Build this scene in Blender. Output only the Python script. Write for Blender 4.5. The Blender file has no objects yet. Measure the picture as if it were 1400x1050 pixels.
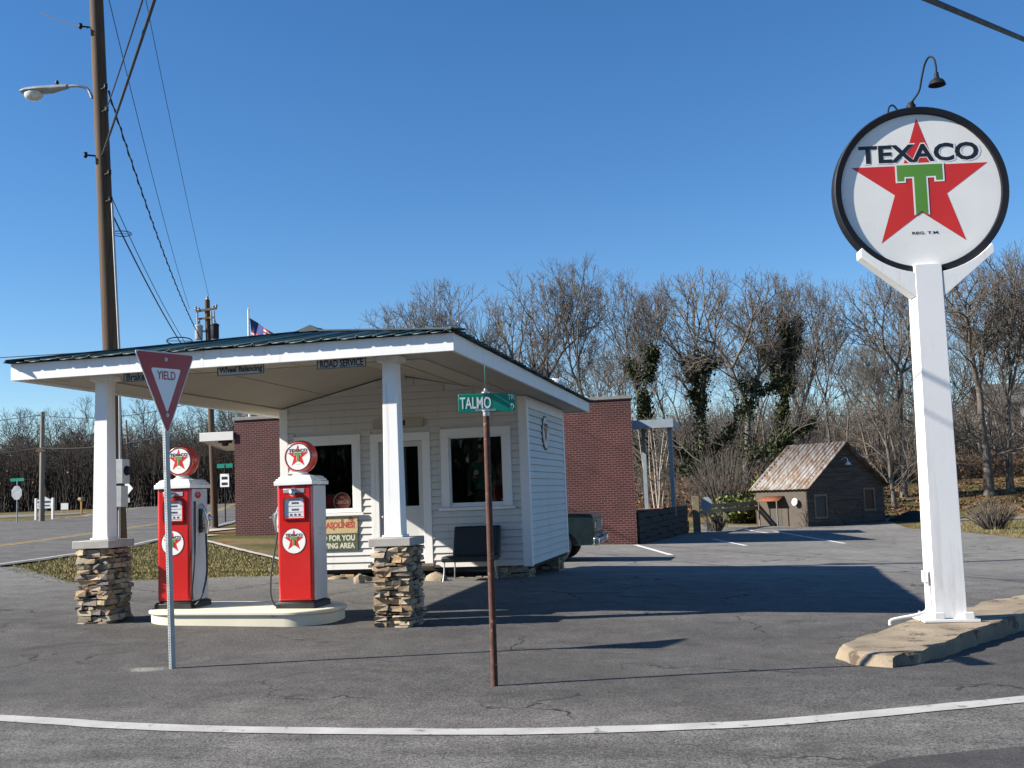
import bpy, bmesh, math, random
import numpy as np
from mathutils import Vector, Matrix, Quaternion
from math import sin, cos, pi, radians, hypot, atan2, sqrt
S = bpy.context.scene
COL = S.collection
# ------------------------------------------------------------------ camera
cam_d = bpy.data.cameras.new("camera"); cam = bpy.data.objects.new("camera", cam_d); COL.objects.link(cam)
S.camera = cam
cam_d.sensor_width = 36; cam_d.lens = 36*1450/1400; cam_d.clip_start = .05; cam_d.clip_end = 6000
psi, th, rl = radians(12.2), radians(5.87), radians(2.2)
R0 = Vector((cos(psi), sin(psi), 0)); Fw = Vector((-sin(psi)*cos(th), cos(psi)*cos(th), sin(th)))
U0 = R0.cross(Fw); Rv = R0*cos(rl)-U0*sin(rl); Uv = U0*cos(rl)+R0*sin(rl)
m = Matrix((Rv, Uv, -Fw)).transposed().to_4x4(); m.translation = Vector((0, 0, 1.6)); cam.matrix_world = m
# ------------------------------------------------------------------ world, sun, exposure
SUN = Vector((-1, -.385, .66)).normalized()
W = bpy.data.worlds.new("World"); S.world = W; W.use_nodes = True
nt = W.node_tree; sky = nt.nodes.new("ShaderNodeTexSky"); sky.sky_type = 'NISHITA'; sky.sun_disc = False
sky.sun_elevation = math.asin(SUN.z); sky.sun_rotation = atan2(SUN.x, SUN.y)
sky.air_density = 1.0; sky.dust_density = 0.0; sky.ozone_density = 4.5; sky.altitude = 0
bg = nt.nodes["Background"]; bg.inputs[1].default_value = .071
hs = nt.nodes.new("ShaderNodeHueSaturation"); hs.inputs['Saturation'].default_value = 1.2; hs.inputs['Hue'].default_value = .503
nt.links.new(sky.outputs[0], hs.inputs['Color']); nt.links.new(hs.outputs[0], bg.inputs[0])
sl = bpy.data.lights.new("sun", 'SUN'); sl.energy = 5.0; sl.angle = radians(.5); sl.color = (1, .93, .82)
so = bpy.data.objects.new("sun", sl); COL.objects.link(so); so.rotation_mode = 'QUATERNION'
so.rotation_quaternion = (-SUN).to_track_quat('-Z', 'Y'); so.location = SUN*60
S.view_settings.view_transform = 'Standard'; S.view_settings.look = 'None'; S.view_settings.gamma = 1
S.view_settings.exposure = 1.1
try:
    S.cycles.max_bounces = 6; S.cycles.diffuse_bounces = 2; S.cycles.transparent_max_bounces = 10
except Exception: pass

# ------------------------------------------------------------------ materials
MATS = {}
def lk(nt, a, b): nt.links.new(a, b)
def pos_node(nt, scale=(1, 1, 1), obj=False):
    if obj:
        g = nt.nodes.new("ShaderNodeTexCoord"); o = g.outputs["Object"]
    else:
        g = nt.nodes.new("ShaderNodeNewGeometry"); o = g.outputs["Position"]
    mp = nt.nodes.new("ShaderNodeMapping"); mp.inputs["Scale"].default_value = scale
    lk(nt, o, mp.inputs[0]); return mp.outputs[0]
def noise(nt, vec, scale, detail=4, rough=.55, dist=0):
    n = nt.nodes.new("ShaderNodeTexNoise"); n.inputs["Scale"].default_value = scale
    n.inputs["Detail"].default_value = detail; n.inputs["Roughness"].default_value = rough
    n.inputs["Distortion"].default_value = dist
    lk(nt, vec, n.inputs["Vector"]); return n.outputs["Fac"]
def ramp(nt, fac, stops):
    r = nt.nodes.new("ShaderNodeValToRGB"); e = r.color_ramp.elements
    while len(e) < len(stops): e.new(.5)
    for i, (p, c) in enumerate(stops):
        e[i].position = p; e[i].color = (*c, 1) if len(c) == 3 else c
    lk(nt, fac, r.inputs[0]); return r.outputs[0]
def mix(nt, a, b, fac, mode='MIX'):
    n = nt.nodes.new("ShaderNodeMix"); n.data_type = 'RGBA'; n.blend_type = mode
    for s, v in ((6, a), (7, b)):
        if isinstance(v, tuple): n.inputs[s].default_value = (*v, 1) if len(v) == 3 else v
        else: lk(nt, v, n.inputs[s])
    if isinstance(fac, (int, float)): n.inputs[0].default_value = fac
    else: lk(nt, fac, n.inputs[0])
    return n.outputs[2]
def grey(v): return (v, v, v)
def base(name):
    M = bpy.data.materials.new(name); M.use_nodes = True; MATS[name] = M
    return M, M.node_tree, M.node_tree.nodes["Principled BSDF"]
def bump(nt, bs, h, strength=.3, dist=.01):
    b = nt.nodes.new("ShaderNodeBump"); b.inputs["Strength"].default_value = strength
    b.inputs["Distance"].default_value = dist; lk(nt, h, b.inputs["Height"]); lk(nt, b.outputs[0], bs.inputs["Normal"])
def mat(name, col, rough=.6, metal=0, var=.12, vs=6, bs=None, bd=.004, spec=.5, obj=False, scale=(1, 1, 1), fleck=None, coat=0):
    """paint-like surface: colour with a soft mottle and optional dirt flecks and bump"""
    M, nt, B = base(name)
    p = pos_node(nt, scale, obj)
    n = noise(nt, p, vs, 5)
    lo = tuple(c*(1-var) for c in col); hi = tuple(min(1, c*(1+var*.6)) for c in col)
    c = ramp(nt, n, [(.3, lo), (.7, hi)])
    if fleck:
        n2 = noise(nt, p, fleck[1], 6, .65)
        f = ramp(nt, n2, [(fleck[2], grey(0)), (min(1, fleck[2]+.06), grey(1))])
        c = mix(nt, c, fleck[0], f)
    lk(nt, c, B.inputs["Base Color"])
    r = ramp(nt, n, [(.3, grey(max(0, rough-.08))), (.7, grey(min(1, rough+.08)))]); lk(nt, r, B.inputs["Roughness"])
    B.inputs["Metallic"].default_value = metal; B.inputs["Specular IOR Level"].default_value = spec
    B.inputs["Coat Weight"].default_value = coat; B.inputs["Coat Roughness"].default_value = .08
    if bs: bump(nt, B, noise(nt, p, bs, 6, .6), .35, bd)
    return M
def weathered_paint(name, col, rough, flk):
    M, nt, B = base(name); p = pos_node(nt)
    c = ramp(nt, noise(nt, p, 1.4, 5), [(.3, tuple(x*.95 for x in col)), (.7, col)])
    ps = pos_node(nt, (9, 9, .55)); st = noise(nt, ps, 1, 6, .7, .3)
    c = mix(nt, c, (.36, .31, .25), ramp(nt, st, [(.56, grey(0)), (.78, grey(.55))]))
    c = mix(nt, c, (.22, .13, .07), ramp(nt, noise(nt, p, 14, 6, .7), [(flk, grey(0)), (flk+.05, grey(.8))]))
    lk(nt, c, B.inputs["Base Color"]); B.inputs["Roughness"].default_value = rough
    bump(nt, B, noise(nt, p, 22, 5, .6), .3, .003); return M
def asphalt(name, col, big=.35, crack=True, speck=.5, streak=None, worn=None):
    M, nt, B = base(name)
    p = pos_node(nt)
    c = ramp(nt, noise(nt, p, .35, 6, .6), [(.3, tuple(x*(1-big) for x in col)), (.7, tuple(x*(1+big) for x in col))])
    if worn:   # older, paler paving away from the freshly tarred middle
        sp = nt.nodes.new("ShaderNodeSeparateXYZ"); lk(nt, p, sp.inputs[0])
        ny = nt.nodes.new("ShaderNodeMath"); ny.operation = 'MULTIPLY_ADD'; lk(nt, noise(nt, p, .5, 6, .7), ny.inputs[0]); ny.inputs[1].default_value = 7; lk(nt, sp.outputs[1], ny.inputs[2])
        mr = nt.nodes.new("ShaderNodeMapRange"); lk(nt, ny.outputs[0], mr.inputs[0]); mr.inputs[1].default_value = 15.5; mr.inputs[2].default_value = 23
        nx = nt.nodes.new("ShaderNodeMath"); nx.operation = 'MULTIPLY_ADD'; lk(nt, noise(nt, p, .6, 6, .7), nx.inputs[0]); nx.inputs[1].default_value = 5; lk(nt, sp.outputs[0], nx.inputs[2])
        mx_ = nt.nodes.new("ShaderNodeMapRange"); lk(nt, nx.outputs[0], mx_.inputs[0]); mx_.inputs[1].default_value = -7; mx_.inputs[2].default_value = -11
        mm = nt.nodes.new("ShaderNodeMath"); mm.operation = 'MAXIMUM'; lk(nt, mr.outputs[0], mm.inputs[0]); lk(nt, mx_.outputs[0], mm.inputs[1])
        c = mix(nt, c, worn, mm.outputs[0])
        # gravelly band along the road edge, cement smear at the foot of the yield post
        q2 = nt.nodes.new("ShaderNodeMath"); q2.operation = 'MULTIPLY_ADD'; lk(nt, noise(nt, p, 1.1, 6, .75), q2.inputs[0]); q2.inputs[1].default_value = -2.6; lk(nt, sp.outputs[1], q2.inputs[2])
        m2 = nt.nodes.new("ShaderNodeMapRange"); lk(nt, q2.outputs[0], m2.inputs[0]); m2.inputs[1].default_value = 6.95; m2.inputs[2].default_value = 6.1; m2.inputs[4].default_value = .8
        c = mix(nt, c, (.125, .117, .107), m2.outputs[0])
        mp = nt.nodes.new("ShaderNodeMapping"); mp.inputs["Location"].default_value = (5.78, -9.47, 0); lk(nt, p, mp.inputs[0])
        mp2 = nt.nodes.new("ShaderNodeMapping"); mp2.inputs["Scale"].default_value = (1.3, 2.1, 0); lk(nt, mp.outputs[0], mp2.inputs[0])
        ln = nt.nodes.new("ShaderNodeVectorMath"); ln.operation = 'LENGTH'; lk(nt, mp2.outputs[0], ln.inputs[0])
        q3 = nt.nodes.new("ShaderNodeMath"); q3.operation = 'MULTIPLY_ADD'; lk(nt, noise(nt, p, 6, 6, .75), q3.inputs[0]); q3.inputs[1].default_value = .8; lk(nt, ln.outputs["Value"], q3.inputs[2])
        c = mix(nt, c, (.21, .195, .17), ramp(nt, q3.outputs[0], [(.52, grey(.9)), (.74, grey(.0))]))
    c = mix(nt, c, ramp(nt, noise(nt, p, 2.6, 6, .7), [(.3, grey(.25)), (.72, grey(.78))]), .55, 'OVERLAY')
    g = noise(nt, p, 55, 3, .85)
    c = mix(nt, c, ramp(nt, g, [(.36, grey(.12)), (.64, grey(.88))]), speck, 'OVERLAY')
    pit = ramp(nt, noise(nt, p, 17, 4, .75), [(.30, grey(1)), (.37, grey(0))]); c = mix(nt, c, grey(.022), mix(nt, grey(0), pit, .7))
    # pale grit and gravel chips
    v = nt.nodes.new("ShaderNodeTexVoronoi"); v.inputs["Scale"].default_value = 26; lk(nt, p, v.inputs["Vector"])
    chips = ramp(nt, v.outputs["Distance"], [(.09, grey(1)), (.15, grey(0))])
    sel = nt.nodes.new("ShaderNodeSeparateColor"); lk(nt, v.outputs["Color"], sel.inputs[0])
    ch2 = mix(nt, grey(0), chips, ramp(nt, sel.outputs[0], [(.9, grey(0)), (.93, grey(1))]))
    c = mix(nt, c, (.3, .28, .25), ch2)
    oil = ramp(nt, noise(nt, pos_node(nt, (1, 1.6, 1)), .75, 5, .6, .6), [(.61, grey(0)), (.70, grey(.6))]); c = mix(nt, c, tuple(x*.42 for x in col), oil)
    if streak:
        ps = pos_node(nt, streak)
        c = mix(nt, c, ramp(nt, noise(nt, ps, 1, 5, .65), [(.35, grey(.3)), (.65, grey(.7))]), .6, 'OVERLAY')
    if crack:
        pd = nt.nodes.new("ShaderNodeVectorMath"); pd.operation = 'ADD'
        nn = nt.nodes.new("ShaderNodeTexNoise"); nn.inputs["Scale"].default_value = 1.4; nn.inputs["Detail"].default_value = 5
        lk(nt, p, nn.inputs["Vector"]); sc = nt.nodes.new("ShaderNodeVectorMath"); sc.operation = 'SCALE'; sc.inputs[3].default_value = 1.3
        lk(nt, nn.outputs["Color"], sc.inputs[0]); lk(nt, p, pd.inputs[0]); lk(nt, sc.outputs[0], pd.inputs[1])
        cv = nt.nodes.new("ShaderNodeTexVoronoi"); cv.feature = 'DISTANCE_TO_EDGE'; cv.inputs["Scale"].default_value = .42
        lk(nt, pd.outputs[0], cv.inputs["Vector"])
        cr = ramp(nt, cv.outputs["Distance"], [(.004, grey(1)), (.011, grey(0))])
        cm = mix(nt, grey(0), cr, ramp(nt, noise(nt, p, .5, 2), [(.5, grey(0)), (.56, grey(1))]))
        c = mix(nt, c, grey(.018), cm)
    lk(nt, c, B.inputs["Base Color"]); B.inputs["Roughness"].default_value = .88
    B.inputs["Specular IOR Level"].default_value = .3
    bump(nt, B, mix(nt, g, chips, .35), .75, .012)
    return M
def brick_mat(name, c1, c2, mortar, sx=.22, sz=.082):
    M, nt, B = base(name)
    g = nt.nodes.new("ShaderNodeNewGeometry")
    sp = nt.nodes.new("ShaderNodeSeparateXYZ"); lk(nt, g.outputs["Position"], sp.inputs[0])
    ad = nt.nodes.new("ShaderNodeMath"); ad.operation = 'ADD'; lk(nt, sp.outputs[0], ad.inputs[0]); lk(nt, sp.outputs[1], ad.inputs[1])
    cb = nt.nodes.new("ShaderNodeCombineXYZ"); lk(nt, ad.outputs[0], cb.inputs[0]); lk(nt, sp.outputs[2], cb.inputs[1])
    b = nt.nodes.new("ShaderNodeTexBrick"); lk(nt, cb.outputs[0], b.inputs["Vector"])
    b.inputs["Scale"].default_value = 1; b.inputs["Brick Width"].default_value = sx; b.inputs["Row Height"].default_value = sz
    b.inputs["Mortar Size"].default_value = .009; b.inputs["Bias"].default_value = -.2
    b.inputs["Color1"].default_value = (*c1, 1); b.inputs["Color2"].default_value = (*c2, 1); b.inputs["Mortar"].default_value = (*mortar, 1)
    n = noise(nt, g.outputs["Position"], 1.2, 5)
    c = mix(nt, b.outputs[0], ramp(nt, n, [(.3, grey(.35)), (.7, grey(.65))]), .7, 'OVERLAY')
    lk(nt, c, B.inputs["Base Color"]); B.inputs["Roughness"].default_value = .85
    bump(nt, B, b.outputs["Fac"], -.5, .008)
    return M
def island_mat(name, stops, rough=.85, bs=30, mott=.5):
    """each loose piece (stone, leaf) takes its own colour"""
    M, nt, B = base(name)
    g = nt.nodes.new("ShaderNodeNewGeometry")
    c = ramp(nt, g.outputs["Random Per Island"], stops)
    n = noise(nt, g.outputs["Position"], bs, 5, .65)
    c = mix(nt, c, ramp(nt, n, [(.3, grey(.28)), (.7, grey(.72))]), mott, 'OVERLAY')
    lk(nt, c, B.inputs["Base Color"]); B.inputs["Roughness"].default_value = rough
    B.inputs["Specular IOR Level"].default_value = .25
    bump(nt, B, n, .5, .01)
    return M
def glass(name, tint=(.6, .65, .68), refl=.9):
    M = bpy.data.materials.new(name); M.use_nodes = True; nt = M.node_tree; nt.nodes.clear(); MATS[name] = M
    o = nt.nodes.new("ShaderNodeOutputMaterial"); mx = nt.nodes.new("ShaderNodeMixShader")
    t = nt.nodes.new("ShaderNodeBsdfTransparent"); t.inputs[0].default_value = (*tint, 1)
    gl = nt.nodes.new("ShaderNodeBsdfGlossy"); gl.inputs["Roughness"].default_value = .02; gl.inputs[0].default_value = (refl, refl, refl, 1)
    lw = nt.nodes.new("ShaderNodeLayerWeight"); lw.inputs[0].default_value = .5
    pw = nt.nodes.new("ShaderNodeMath"); pw.operation = 'POWER'; lk(nt, lw.outputs["Facing"], pw.inputs[0]); pw.inputs[1].default_value = 5
    ma = nt.nodes.new("ShaderNodeMath"); ma.operation = 'MULTIPLY_ADD'; lk(nt, pw.outputs[0], ma.inputs[0]); ma.inputs[1].default_value = .95; ma.inputs[2].default_value = .03
    lk(nt, ma.outputs[0], mx.inputs[0]); lk(nt, t.outputs[0], mx.inputs[1]); lk(nt, gl.outputs[0], mx.inputs[2]); lk(nt, mx.outputs[0], o.inputs[0])
    return M
def wood_mat(name, c1, c2, scale=(14, 14, 1), rough=.85, bd=.01):
    M, nt, B = base(name); p = pos_node(nt, scale)
    n = noise(nt, p, 1, 7, .7, .4)
    c = ramp(nt, n, [(.28, c1), (.72, c2)]); lk(nt, c, B.inputs["Base Color"]); B.inputs["Roughness"].default_value = rough
    bump(nt, B, n, .6, bd); return M
def grass_ground(name):
    M, nt, B = base(name); p = pos_node(nt)
    n1 = noise(nt, p, .22, 6, .65); n2 = noise(nt, p, 6, 5, .7); n3 = noise(nt, p, .7, 5, .6)
    a = ramp(nt, n2, [(.3, (.10, .075, .035)), (.7, (.25, .185, .09))])
    b = ramp(nt, n2, [(.3, (.035, .045, .014)), (.7, (.105, .11, .04))])
    c = mix(nt, a, b, ramp(nt, n1, [(.44, grey(0)), (.58, grey(.9))]))
    c = mix(nt, c, (.15, .055, .022), ramp(nt, n3, [(.56, grey(0)), (.66, grey(.75))]))
    lk(nt, c, B.inputs["Base Color"]); B.inputs["Roughness"].default_value = 1; B.inputs["Specular IOR Level"].default_value = .1
    bump(nt, B, n2, .9, .06); return M

asphalt('lot_asphalt', (.076, .072, .068), .26, True, .9, None, (.150, .144, .134))
asphalt('road_asphalt', (.110, .105, .098), .16, True, .9, (.7, 3, 1))
asphalt('pale_asphalt', (.165, .158, .146), .2, True, .4)
asphalt('dark_asphalt', (.055, .053, .052), .2, False, .5)
mat('line_paint', (.40, .395, .375), .8, var=.18, vs=3, bs=60, fleck=((.16, .155, .15), 9, .6))
mat('fresh_line', (.66, .66, .63), .8, var=.15, vs=3, fleck=((.2, .2, .19), 9, .66))
mat('yellow_paint', (.5, .33, .05), .8, var=.2, vs=3, fleck=((.2, .19, .18), 6, .5))
weathered_paint('white_paint', (.80, .80, .78), .5, .74)
weathered_paint('post_paint', (.80, .80, .79), .4, .70)
weathered_paint('siding_paint', (.61, .60, .57), .55, .73)
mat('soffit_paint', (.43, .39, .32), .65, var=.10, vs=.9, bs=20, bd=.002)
mat('sign_white', (.78, .775, .74), .3, var=.05, vs=2, fleck=((.45, .38, .3), 7, .74), coat=.2)
mat('sign_red', (.60, .026, .016), .35, var=.08, vs=3, fleck=((.55, .25, .2), 7, .70), coat=.2)
mat('sign_green', (.10, .27, .035), .35, var=.08, vs=3)
mat('sign_black', (.012, .014, .020), .4, var=.1)
mat('emblem_red', (.55, .022, .014), .35, var=.04)
mat('pump_red', (.50, .012, .010), .25, var=.06, vs=2, coat=.5)
mat('globe_red', (.62, .06, .04), .3, var=.05, coat=.4)
mat('pump_white', (.80, .79, .76), .25, var=.03, coat=.4)
mat('pump_grey', (.50, .51, .53), .35, var=.06)
mat('black_base', (.018, .018, .018), .45, var=.2)
mat('rubber', (.012, .012, .012), .5, var=.2)
mat('chrome', (.72, .72, .70), .22, metal=1, var=.06)
mat('dull_metal', (.42, .43, .44), .42, metal=.8, var=.12)
mat('galvanized', (.33, .36, .37), .5, metal=.45, var=.14, vs=9)
mat('hole_black', (.01, .012, .012), .9, var=.1)
mat('black_iron', (.010, .011, .016), .6, var=.15, spec=.25)
mat('island_cream', (.70, .65, .49), .6, var=.08, vs=1.4, bs=40, bd=.003, fleck=((.42, .38, .29), 4, .66))
mat('cement_stain', (.165, .155, .14), .9, var=.3, vs=6, bs=60, bd=.006)
mat('concrete', (.36, .34, .31), .85, var=.16, vs=5, bs=60, bd=.006)
mat('curb_concrete', (.27, .215, .148), .9, var=.35, vs=2.2, bs=38, bd=.03, fleck=((.10, .075, .05), 3.2, .56))
mat('sidewalk_concrete', (.44, .40, .34), .9, var=.12, vs=1.2, bs=40, bd=.006)
mat('roof_teal', (.008, .038, .046), .5, var=.12, vs=1.5)
mat('roof_cap', (.010, .020, .022), .5)
mat('door_paint', (.60, .60, .57), .5, var=.06, vs=1.2)
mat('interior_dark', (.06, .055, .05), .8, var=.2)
glass('window_glass', (.72, .75, .74))
glass('dial_glass', (.95, .96, .97), .8)
mat('vinyl_black', (.012, .014, .016), .42, var=.2, vs=5, bs=60, bd=.001)
mat('rust', (.090, .040, .028), .9, var=.45, vs=18, bs=60, bd=.004, fleck=((.24, .12, .07), 22, .60))
mat('yield_red', (.34, .012, .018), .35, var=.06, vs=2)
mat('sign_edge', (.62, .60, .58), .4, var=.05)
mat('street_green', (.0, .20, .135), .35, var=.06)
mat('reflective_white', (.78, .79, .78), .4, var=.04)
wood_mat('pole_wood', (.028, .017, .010), (.115, .070, .040), (18, 18, .6))
wood_mat('pole_grey', (.16, .14, .115), (.30, .26, .21), (14, 14, .6))
mat('lamp_grey', (.30, .32, .31), .4, metal=.3, var=.1)
mat('lamp_glass', (.62, .62, .60), .12, var=.25, vs=12, coat=.6)
mat('meter_grey', (.36, .37, .37), .5, metal=.2, var=.08)
mat('cable', (.012, .012, .014), .6, var=.1)
mat('blue_plate', (.02, .05, .22), .4)
brick_mat('brick', (.056, .008, .009), (.024, .005, .006), (.16, .085, .075))
mat('brick_coping', (.20, .19, .175), .8, var=.2)
mat('painted_steel', (.28, .33, .37), .45, var=.1, vs=4)
wood_mat('timber_dark', (.008, .007, .006), (.026, .022, .018), (1.2, 1.2, 16))
wood_mat('fence_wood', (.10, .085, .055), (.24, .20, .13), (3, 3, 9))
mat('car_green', (.010, .020, .022), .28, var=.1, coat=.5)
mat('tyre', (.014, .014, .014), .8)
island_mat('stone', [(0, (.13, .11, .09)), (.15, (.34, .26, .16)), (.3, (.20, .165, .13)), (.45, (.46, .37, .24)), (.58, (.26, .22, .18)), (.7, (.38, .25, .13)), (.82, (.15, .13, .115)), (.92, (.42, .36, .27)), (1, (.24, .15, .10))], .9, 28, .7)
mat('mortar_dark', (.035, .03, .026), .95)
wood_mat('barn_wood', (.012, .008, .006), (.125, .09, .07), (.8, .8, 11))
mat('cinder_block', (.085, .070, .055), .9, var=.2, vs=4, bs=20, bd=.01)
def tin_mat():
    M, nt, B = base('rusty_tin'); p = pos_node(nt, (6, 1.2, 1.2))
    n = noise(nt, p, .9, 6, .7); p2 = pos_node(nt); n2 = noise(nt, p2, .9, 6, .7)
    c = ramp(nt, n, [(.3, (.31, .305, .295)), (.46, (.22, .205, .19)), (.56, (.16, .105, .07)), (.72, (.10, .05, .03))])
    c = mix(nt, c, (.19, .10, .06), ramp(nt, n2, [(.54, grey(0)), (.72, grey(.7))]))
    lk(nt, c, B.inputs["Base Color"]); B.inputs["Roughness"].default_value = .65; B.inputs["Metallic"].default_value = .15
tin_mat()
mat('rust_orange', (.20, .06, .022), .8, var=.25)
grass_ground('winter_grass')
island_mat('grass_blade', [(0, (.10, .105, .035)), (.35, (.17, .15, .06)), (.6, (.30, .24, .12)), (.8, (.15, .15, .05)), (1, (.36, .29, .16))], .9, 3, .3)
wood_mat('bark', (.045, .040, .034), (.18, .155, .13), (5, 5, 1.2))
wood_mat('twig', (.066, .057, .048), (.150, .128, .107), (.8, .8, .8))
wood_mat('twig_dark', (.016, .012, .010), (.046, .034, .027), (.5, .5, .5))
mat('birch_bark', (.40, .36, .30), .8, var=.25, vs=6, fleck=((.10, .08, .06), 5, .6))
island_mat('ivy_leaf', [(0, (.010, .016, .006)), (.5, (.028, .040, .014)), (1, (.060, .068, .026))], .6, 2, .3)
island_mat('bush_leaf', [(0, (.03, .05, .012)), (.5, (.10, .125, .03)), (1, (.22, .21, .06))], .55, 2, .3)
island_mat('dead_leaf', [(0, (.06, .034, .018)), (.5, (.15, .075, .034)), (1, (.22, .13, .07))], .9, 2, .3)
mat('mulch', (.20, .055, .025), 1, var=.4, vs=8, bs=12, bd=.05)
mat('house_white', (.52, .52, .50), .6)
mat('house_shade', (.05, .05, .055), .6)
mat('roof_grey', (.10, .10, .10), .8)
mat('flag_white', (.7, .68, .66), .9); mat('flag_red', (.42, .03, .035), .9); mat('flag_blue', (.03, .045, .16), .9)
mat('mailbox_blue', (.012, .028, .10), .4)
mat('skin', (.55, .30, .21), .6); mat('shirt_green', (.06, .17, .10), .85); mat('trouser_green', (.05, .13, .08), .9)
mat('tin_yellow', (.52, .40, .20), .6, var=.2, vs=5, fleck=((.22, .09, .03), 5, .52))
mat('tin_green', (.05, .085, .04), .55, var=.25, vs=5, fleck=((.14, .06, .03), 6, .58))
mat('sign_cream', (.62, .58, .46), .5, var=.1, fleck=((.2, .12, .07), 8, .62))
mat('faded_red', (.42, .035, .03), .6, var=.15, vs=6)
mat('coke_red', (.34, .05, .045), .5, var=.12)
mat('plate_grey', (.30, .285, .25), .6, var=.1)
mat('yellow_post', (.32, .18, .06), .6)
mat('bone_white', (.72, .72, .70), .6)

# ------------------------------------------------------------------ mesh helpers
WL = {}
class MB:
    def __init__(s): s.v = []; s.f = []; s.m = []
    def add(s, vs, fs, mi=0):
        o = len(s.v); s.v += [tuple(v) for v in vs]; s.f += [tuple(i+o for i in f) for f in fs]; s.m += [mi]*len(fs)
    def box(s, x0, x1, y0, y1, z0, z1, mi=0):
        s.add([(x0, y0, z0), (x1, y0, z0), (x1, y1, z0), (x0, y1, z0), (x0, y0, z1), (x1, y0, z1), (x1, y1, z1), (x0, y1, z1)],
              [(0, 3, 2, 1), (4, 5, 6, 7), (0, 1, 5, 4), (1, 2, 6, 5), (2, 3, 7, 6), (3, 0, 4, 7)], mi)
    def obox(s, c, ax, ay, az, mi=0):
        c = Vector(c); ax = Vector(ax); ay = Vector(ay); az = Vector(az)
        s.add([c+sx*ax+sy*ay+sz*az for sz in (-1, 1) for sx, sy in ((-1, -1), (1, -1), (1, 1), (-1, 1))],
              [(0, 3, 2, 1), (4, 5, 6, 7), (0, 1, 5, 4), (1, 2, 6, 5), (2, 3, 7, 6), (3, 0, 4, 7)], mi)
    def frustum(s, cx, cy, z0, z1, a0, b0, a1, b1, mi=0):
        s.add([(cx-a0, cy-b0, z0), (cx+a0, cy-b0, z0), (cx+a0, cy+b0, z0), (cx-a0, cy+b0, z0), (cx-a1, cy-b1, z1), (cx+a1, cy-b1, z1), (cx+a1, cy+b1, z1), (cx-a1, cy+b1, z1)],
              [(0, 3, 2, 1), (4, 5, 6, 7), (0, 1, 5, 4), (1, 2, 6, 5), (2, 3, 7, 6), (3, 0, 4, 7)], mi)
    def tube(s, pts, r, n=8, mi=0, cap=True):
        pts = [Vector(p) for p in pts]; k = len(pts); rs = r if isinstance(r, (list, tuple)) else [r]*k
        up = None; rings = []; o = len(s.v)
        for i in range(k):
            d = (pts[min(i+1, k-1)]-pts[max(i-1, 0)]).normalized()
            if up is None: up = d.orthogonal().normalized()
            up = (up-d*up.dot(d)); up = up.normalized() if up.length > 1e-6 else d.orthogonal().normalized()
            w = d.cross(up)
            s.v += [tuple(pts[i]+rs[i]*(cos(2*pi*j/n)*up+sin(2*pi*j/n)*w)) for j in range(n)]
        for i in range(k-1):
            for j in range(n):
                a = o+i*n+j; b = o+i*n+(j+1) % n
                s.f.append((a, b, b+n, a+n)); s.m.append(mi)
        if cap:
            s.f.append(tuple(o+j for j in reversed(range(n)))); s.m.append(mi)
            s.f.append(tuple(o+(k-1)*n+j for j in range(n))); s.m.append(mi)
    def lathe(s, prof, c=(0, 0, 0), X=(1, 0, 0), Y=(0, 1, 0), Z=(0, 0, 1), n=32, mi=0):
        c = Vector(c); X = Vector(X); Y = Vector(Y); Z = Vector(Z); o = len(s.v); k = len(prof)
        for r, z in prof:
            s.v += [tuple(c+Z*z+r*(cos(2*pi*j/n)*X+sin(2*pi*j/n)*Y)) for j in range(n)]
        for i in range(k-1):
            for j in range(n):
                a = o+i*n+j; b = o+i*n+(j+1) % n
                s.f.append((a, b, b+n, a+n)); s.m.append(mi)
        if prof[0] == prof[-1]: return
        if prof[0][0] > 1e-5: s.f.append(tuple(o+j for j in reversed(range(n)))); s.m.append(mi)
        if prof[-1][0] > 1e-5: s.f.append(tuple(o+(k-1)*n+j for j in range(n))); s.m.append(mi)
    def prism(s, poly, vec, mi=0):
        poly = [Vector(p) for p in poly]; n = len(poly); vec = Vector(vec)
        s.add(poly+[p+vec for p in poly], [tuple(reversed(range(n))), tuple(range(n, 2*n))]+[(i, (i+1) % n, n+(i+1) % n, n+i) for i in range(n)], mi)
    def face(s, poly, mi=0): s.add(poly, [tuple(range(len(poly)))], mi)
    def build(s, name, mats, parent=None, bevel=0, seg=2, sharp=35, solid=0):
        me = bpy.data.meshes.new(name); off = WL.get(parent.name, Vector()) if parent else Vector()
        me.from_pydata([Vector(v)-off for v in s.v], [], s.f)
        return finish(me, name, mats, parent, s.m, bevel, seg, sharp, solid)
def finish(me, name, mats, parent, mi=None, bevel=0, seg=2, sharp=35, solid=0, recalc=True):
    mats = mats if isinstance(mats, (list, tuple)) else [mats]
    for k in mats: me.materials.append(MATS[k])
    if mi is not None and any(mi): me.polygons.foreach_set('material_index', mi)
    if recalc:
        bm = bmesh.new(); bm.from_mesh(me); bmesh.ops.recalc_face_normals(bm, faces=bm.faces); bm.to_mesh(me); bm.free()
    if sharp:
        me.polygons.foreach_set('use_smooth', [True]*len(me.polygons)); me.set_sharp_from_angle(angle=radians(sharp))
    o = bpy.data.objects.new(name, me); COL.objects.link(o)
    if parent: o.parent = parent; WL[o.name] = WL.get(parent.name, Vector())
    else: WL[o.name] = Vector()
    if solid:
        q = o.modifiers.new("thickness", 'SOLIDIFY'); q.thickness = solid; q.offset = -1
    if bevel:
        b = o.modifiers.new("bevel", 'BEVEL'); b.width = bevel; b.segments = seg; b.limit_method = 'ANGLE'; b.angle_limit = radians(40)
    return o
def tag(o, label, cat, group=None, kind=None):
    if label: o['label'] = label
    if cat: o['category'] = cat
    if group: o['group'] = group
    if kind: o['kind'] = kind
    return o
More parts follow.
